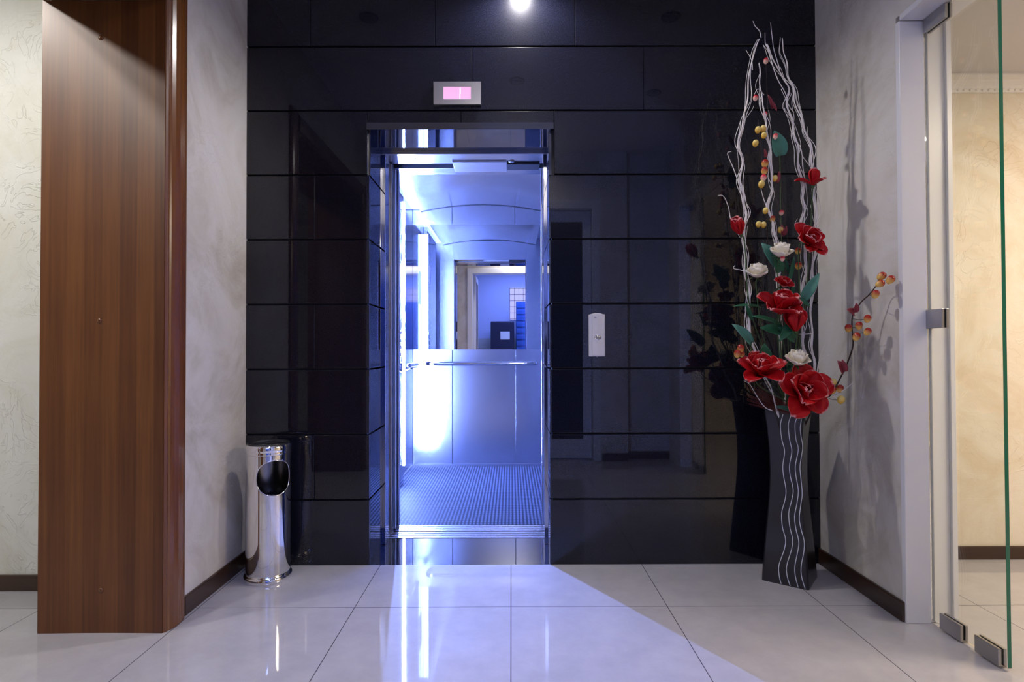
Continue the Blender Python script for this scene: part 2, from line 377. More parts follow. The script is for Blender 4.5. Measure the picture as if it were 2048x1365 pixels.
# granite wall
g = MB(); G = 0.004
rows = [(0.3*k, 0.3*(k+1)) for k in range(9)]+[(2.7, CEIL)]
for k, (z0, z1) in enumerate(rows):
    z0 += G if k else 0.0; z1 -= G
    def seg(xs, za=z0, zb=z1):
        for a, b in zip(xs[:-1], xs[1:]):
            g.box(a+(0.0009 if a not in (XL,) else 0), b-(0.0009 if b != XR else 0), YW, YW+0.018, za, zb)
    if k < 6:
        seg([XL, -0.908, OX0] if k % 2 == 1 else [XL, OX0])
        if k == 0: pass
        seg([OX1, XR])
    elif k == 6:
        seg([XL, -0.665]); seg([0.202, XR] if True else 0); seg([-0.665, -0.23, 0.202], 2.0402, z1)
    elif k == 7: seg([XL, -0.18, 0.62, XR])
    else: seg([XL, -0.93, -0.35, 0.3, XR])
wb = struct(g.build('wall_back', 'granite', bevel=0.0014), 'polished black granite cladding around the lift door')
bk = MB().box(XL, -0.668, YW+0.014, YW+0.07, 0, CEIL).box(0.19, XR, YW+0.014, YW+0.07, 0, CEIL).box(-0.668, 0.19, YW+0.014, YW+0.07, 2.035, CEIL)
struct(bk.build('wall_backing', 'dark'))
rv = MB()
for k in range(7):
    z0 = 0.3*k+(G if k else 0); z1 = min(0.3*(k+1)-G, OZ)
    rv.box(-0.672, OX0, YW+0.019, YF, z0, z1); rv.box(OX1, 0.193, YW+0.019, YF, z0, z1)
struct(rv.build('trim_reveal', 'slab', bevel=0.0012), 'black granite reveal of the lift opening')
lt = MB().box(-0.666, 0.200, YW-0.012, YF, OZ, 2.040)
struct(lt.build('trim_lintel', 'slab', bevel=0.0015), 'polished black granite lintel strip over the lift opening')
th = MB().box(-0.672, 0.193, YW+0.001, YS0, -0.03, 0.0); struct(th.build('floor_threshold', 'slab'), 'black polished granite threshold before the lift sill')

# hall side walls
struct(MB().box(-1.655, XL, 2.046, 2.72, 0, CEIL).box(-1.655, XL, 0.10, 0.60, 0, CEIL).box(-1.655, XL, 0.60, 2.046, 2.256, CEIL).build('wall_left', 'plaster_hall'), 'cream swirl plaster wall left of the granite')
struct(MB().box(-4.2, -1.656, 2.394, 2.46, 0, CEIL).box(-4.26, -4.2, -2.8, 2.46, 0, CEIL).box(-4.2, -1.225, -2.86, -2.8, 0, CEIL).box(-1.655, XL, -2.8, 0.099, 0, CEIL).build('wall_corridor', 'plaster_left'), 'pale textured plaster wall beyond the wooden portal')
struct(MB().box(XR, 1.60, 2.100, 2.708, 0, CEIL).box(XR, 1.60, 0.02, 0.46, 0, CEIL).box(XR, 1.60, 0.46, 2.100, 2.205, CEIL).build('wall_right', 'plaster_hall'), 'grey cream swirl plaster wall behind the flowers')
struct(MB().box(1.601, 4.6, 2.71, 2.77, 0, 2.4).box(4.6, 4.66, -1.6, 2.77, 0, 2.4).box(1.60, 4.6, -1.66, -1.6, 0, 2.4).box(1.45, 1.60, -1.6, 0.019, 0, 2.4).build('wall_side_room', 'plaster_side'), 'warm cream plaster wall of the side room')
struct(MB().box(1.601, 4.6, -1.6, 2.709, 2.272, 2.33).build('ceiling_side_room', 'ceiling'))
struct(MB().box(-4.2, 1.60, -2.8, 2.72, CEIL, CEIL+0.05).build('ceiling', 'ceiling'))
# rear wall with double doorway
struct(MB().box(XL, -0.72, 0.02, 0.20, 0, CEIL).box(0.79, 1.03, 0.02, 0.22, 0, CEIL).box(1.03, XR, 0.02, 0.12, 0, CEIL).box(-0.72, 0.79, 0.02, 0.20, 2.325, CEIL).build('wall_rear', 'plaster_hall'))
struct(MB().box(-0.72, -0.635, 0.0, 0.215, 0, 2.325).box(0.725, 0.79, 0.0, 0.215, 0, 2.325).box(-0.635, 0.725, 0.0, 0.215, 2.24, 2.325).build('trim_3', 'white', bevel=0.003), 'white frame of the rear double doorway')
d = thing('door_2', 'closed white leaf of the rear doorway with dark glass', 'door', (0.5, 0.1, 0)); struct(d); del d['category']
MB().box(0.285, 0.36, 0.09, 0.13, 0.01, 2.235).box(0.645, 0.72, 0.09, 0.13, 0.01, 2.235).box(0.36, 0.645, 0.09, 0.13, 0.01, 0.18).box(0.36, 0.645, 0.09, 0.13, 2.14, 2.235).build('door_stiles', 'white', d)
MB().box(0.358, 0.647, 0.105, 0.115, 0.178, 2.142).build('pane', 'pane', d)
d = thing('door_3', 'open white leaf of the rear doorway', 'door', (-0.6, -0.3, 0)); struct(d); del d['category']
MB().box(-0.632, -0.592, -0.68, -0.61, 0.01, 2.235).box(-0.632, -0.592, -0.075, -0.005, 0.01, 2.235).box(-0.632, -0.592, -0.61, -0.075, 0.01, 0.18).box(-0.632, -0.592, -0.61, -0.075, 2.14, 2.235).build('door_stiles', 'white', d)
MB().box(-0.617, -0.607, -0.612, -0.073, 0.178, 2.142).build('pane', 'pane', d)
MB().tube([(-0.592, -0.64, 1.0), (-0.55, -0.64, 1.0), (-0.545, -0.635, 1.0), (-0.545, -0.53, 1.0)], 0.008).build('handle', 'steel_fix', d)
# rear room seen in the lift mirror
struct(MB().box(-1.225, 2.4, -2.66, -2.6, 0, 1.22).build('wall_rear_dado', 'grey')); struct(MB().box(-1.225, 2.4, -2.66, -2.6, 1.22, CEIL).build('wall_rear_room', 'blue'))
struct(MB().box(2.0, 2.06, -2.6, -1.67, 0, CEIL).build('wall_rear_side', 'blue'))
lb = thing('notice_cabinet', 'dark cabinet with a white paper notice, seen reflected in the lift mirror', 'cabinet', (-0.2, -2.2, 0))
MB().box(-0.42, 0.06, -2.4, -2.05, 0, 1.56).build('body', 'navy', lb, bevel=0.02); MB().box(-0.22, -0.03, -2.05, -2.047, 1.19, 1.35).build('paper_notice', 'paper', lb)
lk = thing('blue_locker', 'tall blue slatted locker seen at the right of the lift mirror', 'locker', (0.5, -2.3, 0))
MB().box(0.10, 0.62, -2.55, -2.15, 0, 1.97).build('body', 'locker', lk, bevel=0.01)
q = MB()
for k in range(14): q.box(0.11, 0.61, -2.15, -2.138, 0.15+k*0.13, 0.235+k*0.13)
q.build('door_slat', 'locker', lk, bevel=0.003)
wn = thing('window_1', 'pale evening window with dark bars, seen in the lift mirror', 'window', (0.2, -2.59, 1.9)); struct(wn); del wn['category']
MB().box(-0.03, 0.55, -2.6, -2.59, 1.62, 2.30).build('pane', 'daylight', wn)
q = MB()
for k in range(7): q.box(-0.03+k*0.095, -0.024+k*0.095, -2.588, -2.576, 1.62, 2.30)
for k in range(6): q.box(-0.03, 0.55, -2.576, -2.566, 1.63+k*0.13, 1.638+k*0.13)
q.build('window_bars', 'black', wn)

# ------------------------------------------------------------------ wooden portal at the left
p = thing('trim_1', 'reddish mahogany portal lining and moulded architrave at the left', 'trim', (-1.44, 2.03, 0)); struct(p); del p['category']
ln = MB(); seg = 24
poly = []
for i in range(seg+1):
    u = i/seg; x = -1.66+(XL+0.001+1.66)*u; poly.append((x, 2.026+0.0035*math.sin(PI*u)))
poly += [(XL+0.001, 2.045), (-1.66, 2.045)]
ln.prism(poly, 'Z', 0, 2.236); ln.build('jamb_lining', 'wood', p)
MB().box(-1.66, XL+0.001, 0.601, 2.0255, 2.236, 2.2555).build('head_lining', 'wood', p)
MB().box(-1.66, XL+0.001, 0.601, 0.621, 0, 2.235).build('jamb_lining', 'wood', p)
prof = [(0.0, 0.0), (0.0, 0.003), (0.006, 0.0105), (0.014, 0.0095), (0.020, 0.014), (0.035, 0.019), (0.060, 0.021), (0.090, 0.020), (0.108, 0.017), (0.118, 0.012), (0.122, 0.0)]
a = MB(); a.prism([(XL+h, 2.028+s) for s, h in prof], 'Z', 0, 2.345); a.build('architrave', 'moulding', p, bevel=0.0008)
a = MB(); a.prism([(XL+h, 0.619-s) for s, h in prof], 'Z', 0, 2.345); a.build('architrave', 'moulding', p)
a = MB()
a.v = []; 
for y in (0.622, 2.027):
    for s, h in prof: a.v.append((XL+h, y, 2.236+s*0.9))
n_ = len(prof)
for i in range(n_): a.f.append((i, (i+1) % n_, n_+(i+1) % n_, n_+i))
a.f.append(tuple(range(n_))); a.f.append(tuple(range(n_, 2*n_))); a.build('architrave', 'moulding', p)
for i, (px, py) in enumerate(((201, 75), (198, 642), (201, 1182))):
    c = pt(px, py, 2.028); R = Matrix.Rotation(PI/2, 3, 'X')
    MB().lathe([(0.0001, 0.0045), (0.005, 0.004), (0.0085, 0.002), (0.0095, 0.0)], (c.x, 2.0300, c.z), 24, R).build('screw_cap', 'moulding', p, smooth=True)

# skirting boards
def skirt(name, b, label, bev=0.004): return struct(MB().box(*b).build(name, 'skirting', bevel=bev), label)
skirt('baseboard_left', (XL, XL+0.012, 2.150, 2.654, 0, 0.073), 'dark walnut baseboard from the wooden portal to the steel bin')
skirt('baseboard_corridor', (-4.2, -1.657, 2.380, 2.393, 0, 0.066), 'dark walnut baseboard of the corridor beyond the portal')
skirt('baseboard_right', (1.4065, XR, 2.085, 2.654, 0, 0.073), 'dark walnut baseboard under the flowers wall')
skirt('baseboard_side_room', (1.615, 4.6, 2.697, 2.709, 0, 0.062), 'brown baseboard of the side room wall')
skirt('baseboard_rear', (1.03, XR, 0.121, 0.133, 0, 0.07), None); skirt('baseboard_rear_pier', (0.80, 1.03, 0.221, 0.233, 0, 0.07), None)
q = MB(); q.prism([(1.600, 0.0), (1.626, 0.0), (1.618, 0.008), (1.611, 0.045), (1.605, 0.066), (1.600, 0.068)], 'Y', 2.098, 2.696)
struct(q.build('baseboard_jamb', 'skirting'), 'cut end of a brown baseboard behind the white jamb')
# cornice of the side room
q = MB(); q.prism([(2.709, 2.200), (2.704, 2.200), (2.700, 2.206), (2.698, 2.212), (2.694, 2.214), (2.690, 2.226), (2.676, 2.240), (2.672, 2.246), (2.660, 2.250), (2.655, 2.262), (2.655, 2.2715), (2.709, 2.2715)], 'X', 1.602, 4.6)
co = struct(q.build('trim_4', 'cornice'), 'white moulded cornice with a small leaf band in the side room')
q = MB()
for k in range(100):
    x = 1.62+k*0.0295; q.lathe([(0.0001, -0.009), (0.005, -0.006), (0.0085, 0.0), (0.005, 0.006), (0.0001, 0.009)], (x, 2.6985, 2.212), 6)
q.build('ornament_band', 'cornice', co)

# white opening frame at the right
p = thing('trim_2', 'white painted frame of the glazed opening at the right', 'trim', (1.5, 2.09, 0)); struct(p); del p['category']
MB().box(XR-0.003, 1.507, 2.077, 2.100, 0, 2.184).box(1.525, 1.585, 2.077, 2.100, 0, 2.184).box(1.507, 1.525, 2.086, 2.100, 0, 2.184).box(1.585, 1.604, 2.066, 2.104, 0, 2.19).build('jamb', 'white', p, bevel=0.002)
MB().box(XR-0.003, 1.507, 0.46, 2.0765, 2.184, 2.2045).box(1.525, 1.604, 0.46, 2.0765, 2.184, 2.2045).box(1.507, 1.525, 0.46, 2.0765, 2.19, 2.2045).build('head', 'white', p, bevel=0.002)
MB().box(XR-0.003, 1.604, 0.461, 0.484, 0, 2.1835).build('jamb', 'white', p, bevel=0.002)

def glass_panel(name, label, y0, y1, clamps, door_x=1.51):
    t = thing(name, label, 'glass panel', (door_x, (y0+y1)/2, 0))
    MB().box(door_x, door_x+0.012, y0, y1, 0.012, 2.180).build('pane', 'glass', t, label='clear pane')
    ye = (y0-0.0008, y0) if y0 > 1.5 else (y1, y1+0.0008)
    MB().box(door_x, door_x+0.012, ye[0], ye[1], 0.012, 2.180).build('cut_edge', 'gedge', t, label='dark green cut glass edge')
    for a, b, z0, z1 in clamps:
        c = MB().box(door_x-0.0105, door_x-0.0006, a, b, z0, z1).box(door_x+0.0127, door_x+0.0225, a, b, z0, z1).build('clamp', 'steel_fix', t, bevel=0.0015)
        e = b if abs(b-y1) < abs(a-y0) else a
        ym = (a+b)/2
        g = MB().box(door_x-0.0006, door_x-0.00005, a+0.002, b-0.002, z0+0.002, z1-0.002).box(door_x+0.01205, door_x+0.0127, a+0.002, b-0.002, z0+0.002, z1-0.002).build('gasket', 'black', c)
    return t
glass_panel('glass_panel', 'tall narrow frameless glass panel with steel clamps in the white opening', 1.765, 2.084, [(1.965, 2.072, 2.132, 2.1825), (2.0, 2.0765, 1.060, 1.128), (1.935, 2.030, 0.006, 0.060), (1.785, 1.878, 0.006, 0.060)])
glass_panel('glass_panel', 'nearer twin glass panel of the opening, seen mirrored in the black granite', 0.490, 0.79, [(0.500, 0.60, 2.132, 2.1825), (0.4845, 0.56, 1.060, 1.128), (0.53, 0.62, 0.006, 0.060), (0.69, 0.78, 0.006, 0.060)])

# ------------------------------------------------------------------ ceiling downlights
for i, (x, y, lit, lab) in enumerate(((0.05, 2.51, 1, 'lit round recessed downlight before the black granite wall'), (-0.75, 2.29, 0, 'dark recessed downlight above the steel bin side'), (0.85, 2.29, 0, 'dark recessed downlight near the flowers'),
                          (0.04, 1.57, 0, 'dark recessed downlight in the middle of the hall ceiling'), (0.98, 1.39, 0, 'dark recessed downlight toward the glass opening'))):
    t = thing('downlight', lab, 'ceiling light', (x, y, CEIL), 'recessed hall downlights')
    MB().lathe([(0.034, -0.001), (0.036, -0.007), (0.047, -0.007), (0.052, -0.002), (0.052, 0.0)], (x, y, CEIL-0.001), 32).build('trim_ring', 'ring' if lit else 'lampoff', t, smooth=True)
    MB().lathe([(0.0001, -0.0095), (0.030, -0.0085), (0.032, -0.0075)], (x, y, CEIL), 32).build('lens', 'lampglow' if lit else 'lampoff', t, smooth=True)

# ------------------------------------------------------------------ landing frame, doors, sills
p = thing('elevator_landing_frame', 'brushed steel landing frame around the open lift doorway', 'door frame', (-0.24, 3.0, 0))
MB().box(-0.70, -0.641, YF+0.0008, 3.0, 0.001, 1.9895).box(-0.70, -0.643, 3.0, 3.045, 0.001, 1.9895).build('jamb', 'steel_pol', p, bevel=0.002)
MB().box(0.166, 0.23, YF+0.0008, 3.045, 0.001, 1.9895).build('jamb', 'steel_pol', p, bevel=0.002)
MB().box(-0.70, 0.23, YF+0.0008, 3.08, 1.990, 2.16).build('header', 'steel_x', p, bevel=0.002)
R = Matrix.Rotation(PI, 3, 'X')
MB().lathe([(0.0001, 0.003), (0.006, 0.002), (0.007, 0)], (-0.50, 3.0, 1.9895), 20, R).build('screw', 'chrome', p, smooth=True)
q = MB()
def sill(q, y0, y1, x0, x1, z):
    n = 3; w_ = (y1-y0)/(2*n-1)
    q.box(x0, x1, y0, y1, z-0.03, z-0.008)
    for k in range(n): q.box(x0, x1, y0+2*k*w_, y0+(2*k+1)*w_+0.002, z-0.009, z)
sill(q, YS0+0.001, 3.125, -0.70, 0.19, 0.003); q.build('landing_sill', 'steel_x', p, bevel=0.001)
dl = thing('elevator_landing_door', 'steel landing door leaf slid open into the left pocket', 'door leaf', (-1.0, 3.07, 0))
MB().box(-1.36, -0.6365, 3.062, 3.092, 0.012, 1.985).build('leaf', 'steel', dl, bevel=0.002)
MB().box(-0.6365, -0.6325, 3.066, 3.088, 0.012, 1.985).build('edge_seal', 'black', dl)

cab = thing('elevator_cab', 'bright blue-lit stainless steel lift cab with mirror and rubber mat', 'elevator', (-0.24, 4.0, 0))
q = MB(); sill(q, 3.150, YS1, -0.70, 0.19, 0.003); q.build('sill', 'steel_x', cab, bevel=0.001)
MB().box(-0.80, 0.3, 3.1, 3.17, -0.3, -0.03).build('sill_gap', 'dark', cab)
MB().box(-1.36, -0.6345, 3.150, 3.182, 0.012, 1.985).build('door_leaf', 'steel', cab, bevel=0.002)
MB().box(-0.80, 0.30, 3.162, YS1-0.001, 1.990, 2.12).build('door_header', 'steel_x', cab, bevel=0.002)
MB().box(-0.80, 0.30, 3.081, 3.161, 2.05, 2.12).build('header_recess', 'dark', cab)
MB().box(-0.31, -0.022, 3.03, 3.20, 1.981, 1.9892).build('hanger_plate', 'steel', cab, bevel=0.001)
MB().box(-0.020, 0.155, 3.06, 3.1605, 1.979, 1.9892).build('recess_shade_plate', 'black', cab, bevel=0.001)  # black plate paints the darkness of a recess beside the hanger
MB().lathe([(0.0001, 0.006), (0.014, 0.005), (0.016, 0)], (0.004, 3.04, 1.9892), 24, R).build('roller', 'steel_fix', cab, smooth=True)
for a, b in ((CX0, -0.634), (0.170, CX1)):
    MB().box(a, b, YS1, YS1+0.03, 0.004, 2.22).build('front_panel', 'steel_cab', cab, bevel=0.002)
MB().box(-0.634, 0.170, YS1, YS1+0.03, 1.99, 2.2).build('front_panel', 'steel_cab', cab, bevel=0.001)
MB().box(CX0+0.002, -0.757, 3.30, 4.80, 2.165, 2.172).build('ceiling_light', 'cove', cab, label='glowing slot along the left ceiling edge')
# walls
MB().box(CX0-0.02, CX0, YS1, YB+0.02, 0.0, 2.24).build('side_wall', 'steel_smooth', cab)
MB().box(CX1, CX1+0.02, YS1, YB+0.02, 0.0, 2.24).build('side_wall', 'steel_smooth', cab)
ZM0, ZM1 = 0.990, 2.040
for a, b in ((CX0+0.001, -0.497), (-0.494, 0.032), (0.035, CX1-0.001)):
    MB().box(a, b, YB, YB+0.02, 0.03, ZM0-0.002).build('back_wall_panel', 'steel_cab', cab, bevel=0.0015)
    MB().box(a, b, YB, YB+0.02, ZM1+0.004, 2.22).build('back_wall_panel', 'steel_cab', cab, bevel=0.0015)
MB().box(CX0, CX1, YB+0.012, YB+0.03, 0.0, 2.24).build('back_panel', 'dark', cab)
MB().box(CX0+0.001, CX1-0.001, YB-0.002, YB+0.01, ZM0, ZM1).build('mirror', 'mirror', cab, label='large wall mirror above the handrail')
MB().box(CX0+0.001, CX1-0.001, YB-0.006, YB-0.002, ZM1, ZM1+0.006).build('mirror_trim', 'steel_x', cab)
MB().box(CX0+0.001, CX1-0.001, YB-0.006, YB-0.002, ZM0-0.004, ZM0).build('mirror_trim', 'steel_x', cab)
MB().box(CX0, CX1, YS1+0.0005, YB+0.01, -0.02, 0.0035).build('floor_mat', 'rubber', cab, label='studded grey rubber mat')
MB().box(CX0, CX1, YB-0.006, YB, 0.0036, 0.03).box(CX0, CX0+0.006, 3.3, YB-0.006, 0.0036, 0.03).build('skirting', 'steel_x', cab)
# vaulted ceiling
xc, hw = -0.2415, 0.515; q = MB(); n = 32; ny = 4
for j in range(2):
    for lv in (0, 0.012):
        for i in range(n+1):
            u = 2*i/n-1; q.v.append((xc+u*hw, (YS1+0.031, YB-0.010)[j], 2.150+0.058*(1-u*u)+lv))
A = lambda j, l, i: (j*2+l)*(n+1)+i
for i in range(n):
    q.f += [(A(0,0,i), A(1,0,i), A(1,0,i+1), A(0,0,i+1)), (A(0,1,i), A(0,1,i+1), A(1,1,i+1), A(1,1,i)), (A(0,0,i), A(0,0,i+1), A(0,1,i+1), A(0,1,i)), (A(1,0,i), A(1,1,i), A(1,1,i+1), A(1,0,i+1))]
q.build('ceiling_vault', 'steel_cab', cab, smooth=False, label='shallow curved brushed steel ceiling panel')
q = MB().box(CX0, CX1, YS1, YB+0.02, 2.222, 2.24); q.build('ceiling_top', 'steel_cab', cab)
# operating panel and light column
cop = MB(); pp = [(3.62, 0.01), (4.228, 0.01), (4.228, 2.11)]
pp += [(4.228-0.05+0.05*math.cos(t), 2.11+0.05*math.sin(t)) for t in [k*PI/16 for k in range(1, 9)]]+[(3.62, 2.16)]
n0 = len(pp); 
for x in (CX0+0.001, -0.792):
    for y, z in pp: cop.v.append((x, y, z))
for i in range(n0): cop.f.append((i, (i+1) % n0, n0+(i+1) % n0, n0+i))
cop.f.append(tuple(range(n0))); cop.f.append(tuple(range(n0, 2*n0)))
for ya, yb in ((YB-0.009, YB-0.0005), (YS1+0.0305, YS1+0.036)):
    q = MB(); pl = [(xc+(2*i/24-1)*hw, 2.150+0.058*(1-(2*i/24-1)**2)) for i in range(25)]
    q.prism([(x, z-0.004) for x, z in pl]+[(x, z+0.012) for x, z in reversed(pl)], 'Y', ya, yb); q.build('ceiling_seam', 'black', cab)
co = cop.build('control_panel', 'steel_smooth', cab, bevel=0.0015)
RX = Matrix.Rotation(PI/2, 3, 'Y')
for z in (1.11, 1.055, 1.005, 0.955):
    bt = MB().lathe([(0.0001, 0.010), (0.010, 0.010), (0.014, 0.008), (0.015, 0.0)], (-0.792, 4.10, z), 24, RX).build('button', 'chrome', co, smooth=True)
MB().lathe([(0.034, 0.0), (0.034, 0.006), (0.028, 0.010), (0.020, 0.010), (0.018, 0.004)], (-0.792, 4.09, 0.865), 32, RX).build('key_switch', 'chrome', co, smooth=True)
MB().lathe([(0.0001, 0.016), (0.009, 0.016), (0.012, 0.005), (0.012, 0.0)], (-0.792, 4.09, 0.887), 20, RX).build('knob', 'chrome', co, smooth=True)
MB().lathe([(0.0001, 0.016), (0.009, 0.016), (0.012, 0.005), (0.012, 0.0)], (-0.792, 4.09, 0.843), 20, RX).build('knob', 'chrome', co, smooth=True)
MB().box(-0.792, -0.790, 4.02, 4.10, 1.62, 1.80).build('display_plate', 'screen', co).data.materials[0] = plain('violet_plate', (0.22, 0.2, 0.5), 0.2)
MB().box(CX0, CX0+0.002, 4.36, 4.50, 1.40, 1.70).build('notice', 'paper', cab)
MB().tube([(-0.789, 4.233, 0.14), (-0.789, 4.233, 2.08)], 0.0048, 16).build('light_tube', 'light', cab, smooth=True, label='glowing vertical light tube')
MB().box(CX0+0.002, -0.800, 4.2285, 4.230, 0.14, 2.08).build('light_strip', 'strip', cab)
# handrails
def rail(pts, r=0.0175): return MB().tube(smooth_path(pts, 6), r, 16).build('handrail', 'chrome', cab, smooth=True)
rz = 0.872
r1 = rail([(-0.76, 4.26, rz), (-0.757, 4.28, rz), (-0.757, 4.5, rz), (-0.757, 4.62, rz)])
r2 = rail([(-0.70, YB-0.02, rz), (-0.69, YB-0.05, rz), (-0.665, YB-0.062, rz), (-0.5, YB-0.062, rz), (0.0, YB-0.062, rz), (0.18, YB-0.062, rz), (0.20, YB-0.05, rz), (0.21, YB-0.01, rz)])
MB().tube([(-0.757, 4.30, rz-0.01), (-0.757, 4.30, rz-0.03), (CX0, 4.30, rz-0.03)], 0.009).build('bracket', 'chrome', r1, smooth=True)
MB().tube([(-0.757, 4.58, rz-0.01), (-0.757, 4.58, rz-0.03), (CX0, 4.58, rz-0.03)], 0.009).build('bracket', 'chrome', r1, smooth=True)
# lift shaft shell behind the frame so no daylight leaks in
struct(MB().box(-1.4, -0.705, YW+0.071, YW+0.08, -0.3, 2.4).box(0.235, 0.6, YW+0.071, YW+0.08, -0.3, 2.4).box(-1.45, -1.4, YW+0.071, 5.0, -0.3, 2.6).box(0.6, 0.65, YW+0.071, 5.0, -0.3, 2.6).box(-1.45, 0.65, 5.0, 5.05, -0.3, 2.6).box(-1.45, 0.65, YW+0.071, 5.05, 2.6, 2.65).box(-1.45, 0.65, YW+0.081, 5.05, -0.35, -0.3).build('wall_shaft', 'dark'))

# floor indicator
t = thing('floor_indicator', 'small steel floor indicator with a lit pink screen above the lift door', 'display', (-0.246, YW, 2.172))
fx0, fx1, fz0, fz1 = -0.355, -0.137, 2.120, 2.226; sx0, sx1, sz0, sz1 = -0.310, -0.183, 2.144, 2.203
q = MB()
q.box(fx0, sx0, YW-0.020, YW-0.0003, fz0, fz1).box(sx1, fx1, YW-0.020, YW-0.0003, fz0, fz1).box(sx0, sx1, YW-0.020, YW-0.0003, fz0, sz0).box(sx0, sx1, YW-0.020, YW-0.0003, sz1, fz1)
q.build('housing', 'steel_fix', t)
sc = MB().box(sx0, sx1, YW-0.014, YW-0.0003, sz0, sz1).build('screen', 'screen', t, label='glowing pink screen')
MB().box(-0.2355, -0.232, YW-0.0150, YW-0.014, 2.148, 2.172).box(-0.2345, -0.2305, YW-0.0150, YW-0.014, 2.172, 2.200).build('digit', 'digit', sc, label='white figure 1')
# call panel
t = thing('call_panel', 'narrow white call panel with a round button on the granite', 'call button', (0.395, YW, 1.05))
poly = [(0.357, 0.956), (0.432, 0.956)]+[(0.432-0.075*k/12, 1.148+0.0075*math.sin(PI*k/12)) for k in range(13)]
MB().prism(poly, 'Y', YW-0.010, YW-0.0003).build('housing', 'off_white', t, bevel=0.002)
MB().prism([(0.371, YW-0.010), (0.373, YW-0.018), (0.396, YW-0.020), (0.428, YW-0.014), (0.431, YW-0.010)], 'Z', 0.960, 1.150).build('cover', 'off_white', t, bevel=0.001)
RY = Matrix.Rotation(PI/2, 3, 'X')
MB().lathe([(0.0115, -0.004), (0.0145, 0.001), (0.016, 0.001), (0.0165, -0.004)], (0.398, YW-0.020, 1.044), 28, RY).build('button_ring', 'chrome', t, smooth=True)
MB().lathe([(0.0001, 0.003), (0.009, 0.002), (0.0125, -0.003)], (0.398, YW-0.020, 1.044), 28, RY).build('button', 'steel_fix', t, smooth=True)
MB().lathe([(0.0001, 0.001), (0.004, 0.0008), (0.0045, 0)], (0.385, YW-0.0205, 1.135), 12, RY).build('mark', 'steel_fix', t)
MB().lathe([(0.0001, 0.004), (0.004, 0.002), (0.0045, 0)], (0.395, YW-0.006, 0.956), 12, Matrix.Rotation(PI, 3, 'X')).build('screw', 'steel_fix', t)

# ------------------------------------------------------------------ steel bin
bx, by, br = -1.062, 2.520, 0.0905
t = thing('ashtray_bin', 'tall polished steel ashtray bin with an oval side opening beside the granite', 'bin', (bx, by, 0))
nu_, nv_ = 192, 120; z0, z1 = 0.030, 0.545; q = MB()
ca, cz, ea, ez = -PI/2+0.71, 0.4455, 0.86, 0.0745     # opening centre (angle, height) and half sizes
def bp_(a, z): return (bx+br*math.cos(a), by+br*math.sin(a), z)
def inside(a, z):
    da = (a-ca+PI) % (2*PI)-PI; return (abs(da)/ea)**2.2+(abs(z-cz)/ez)**2.2 < 1
def snap(a, z):
    da = (a-ca+PI) % (2*PI)-PI; r = ((abs(da)/ea)**2.2+(abs(z-cz)/ez)**2.2)**(1/2.2)
    return (ca+da/r, cz+(z-cz)/r) if r > 1e-3 else (a, z)
ins = {}
for j in range(nv_+1):
    for i in range(nu_): ins[i, j] = inside(2*PI*i/nu_, z0+(z1-z0)*j/nv_)
keep = [(i, j) for j in range(nv_) for i in range(nu_) if not all(ins[(i+a) % nu_, j+b] for a in (0, 1) for b in (0, 1))]
use = {}
for i, j in keep:
    for a, b in ((0, 0), (1, 0), (1, 1), (0, 1)):
        k = ((i+a) % nu_, j+b)
        if k not in use:
            A_, Z_ = 2*PI*k[0]/nu_, z0+(z1-z0)*k[1]/nv_
            if ins[k]: A_, Z_ = snap(A_, Z_)
            use[k] = len(q.v); q.v.append(bp_(A_, Z_))
    q.f.append(tuple(use[((i+a) % nu_, j+b)] for a, b in ((0, 0), (1, 0), (1, 1), (0, 1))))
q.build('body', 'chrome', t, smooth=True, solid=0.0012, label='mirror-polished steel tube')
rim = [Vector(bp_(ca+ea*math.copysign(abs(math.cos(k*2*PI/72))**(2/2.2), math.cos(k*2*PI/72)), cz+ez*math.copysign(abs(math.sin(k*2*PI/72))**(2/2.2), math.sin(k*2*PI/72)))) for k in range(72)]
MB().ring(rim, 0.0022, 8).build('opening_rim', 'chrome', t, smooth=True)
MB().lathe([(0.0975, 0.0), (0.0985, 0.002), (0.0985, 0.018), (0.0965, 0.021), (0.0935, 0.022), (0.0935, 0.028), (0.091, 0.031)], (bx, by, 0), 64).build('base_ring', 'chrome', t, smooth=True)
MB().lathe([(br+0.001, 0.540), (br+0.003, 0.543), (br+0.003, 0.549), (br+0.0015, 0.552), (br+0.003, 0.556), (br+0.004, 0.560), (br+0.004, 0.580), (br, 0.583), (br-0.004, 0.581)], (bx, by, 0), 64).build('collar', 'chrome', t, smooth=True)
MB().lathe([(0.0001, 0.566), (0.060, 0.566), (0.075, 0.572), (0.078, 0.584), (0.082, 0.588), (0.0865, 0.587), (0.0868, 0.580)], (bx, by, 0), 64).build('ash_dish', 'black', t, smooth=True)
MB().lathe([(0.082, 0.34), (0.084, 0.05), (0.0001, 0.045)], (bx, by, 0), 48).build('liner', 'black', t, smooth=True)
MB().lathe([(0.0865, 0.345), (0.0865, 0.54)], (bx, by, 0), 64).f and None
iw = MB(); iw.lathe([(0.0870, 0.30), (0.0870, 0.54)], (bx, by, 0), 64); iw.f = iw.f[:-2]
keepf = []
for fc in iw.f:
    c = sum((Vector(iw.v[i]) for i in fc), Vector())/4; a_ = math.atan2(c.y-by, c.x-bx)
    if abs((a_-ca+PI) % (2*PI)-PI) > ea+0.1: keepf.append(fc)
iw.f = keepf; iw.build('inner_wall', 'inner', t, smooth=True, fix=False)

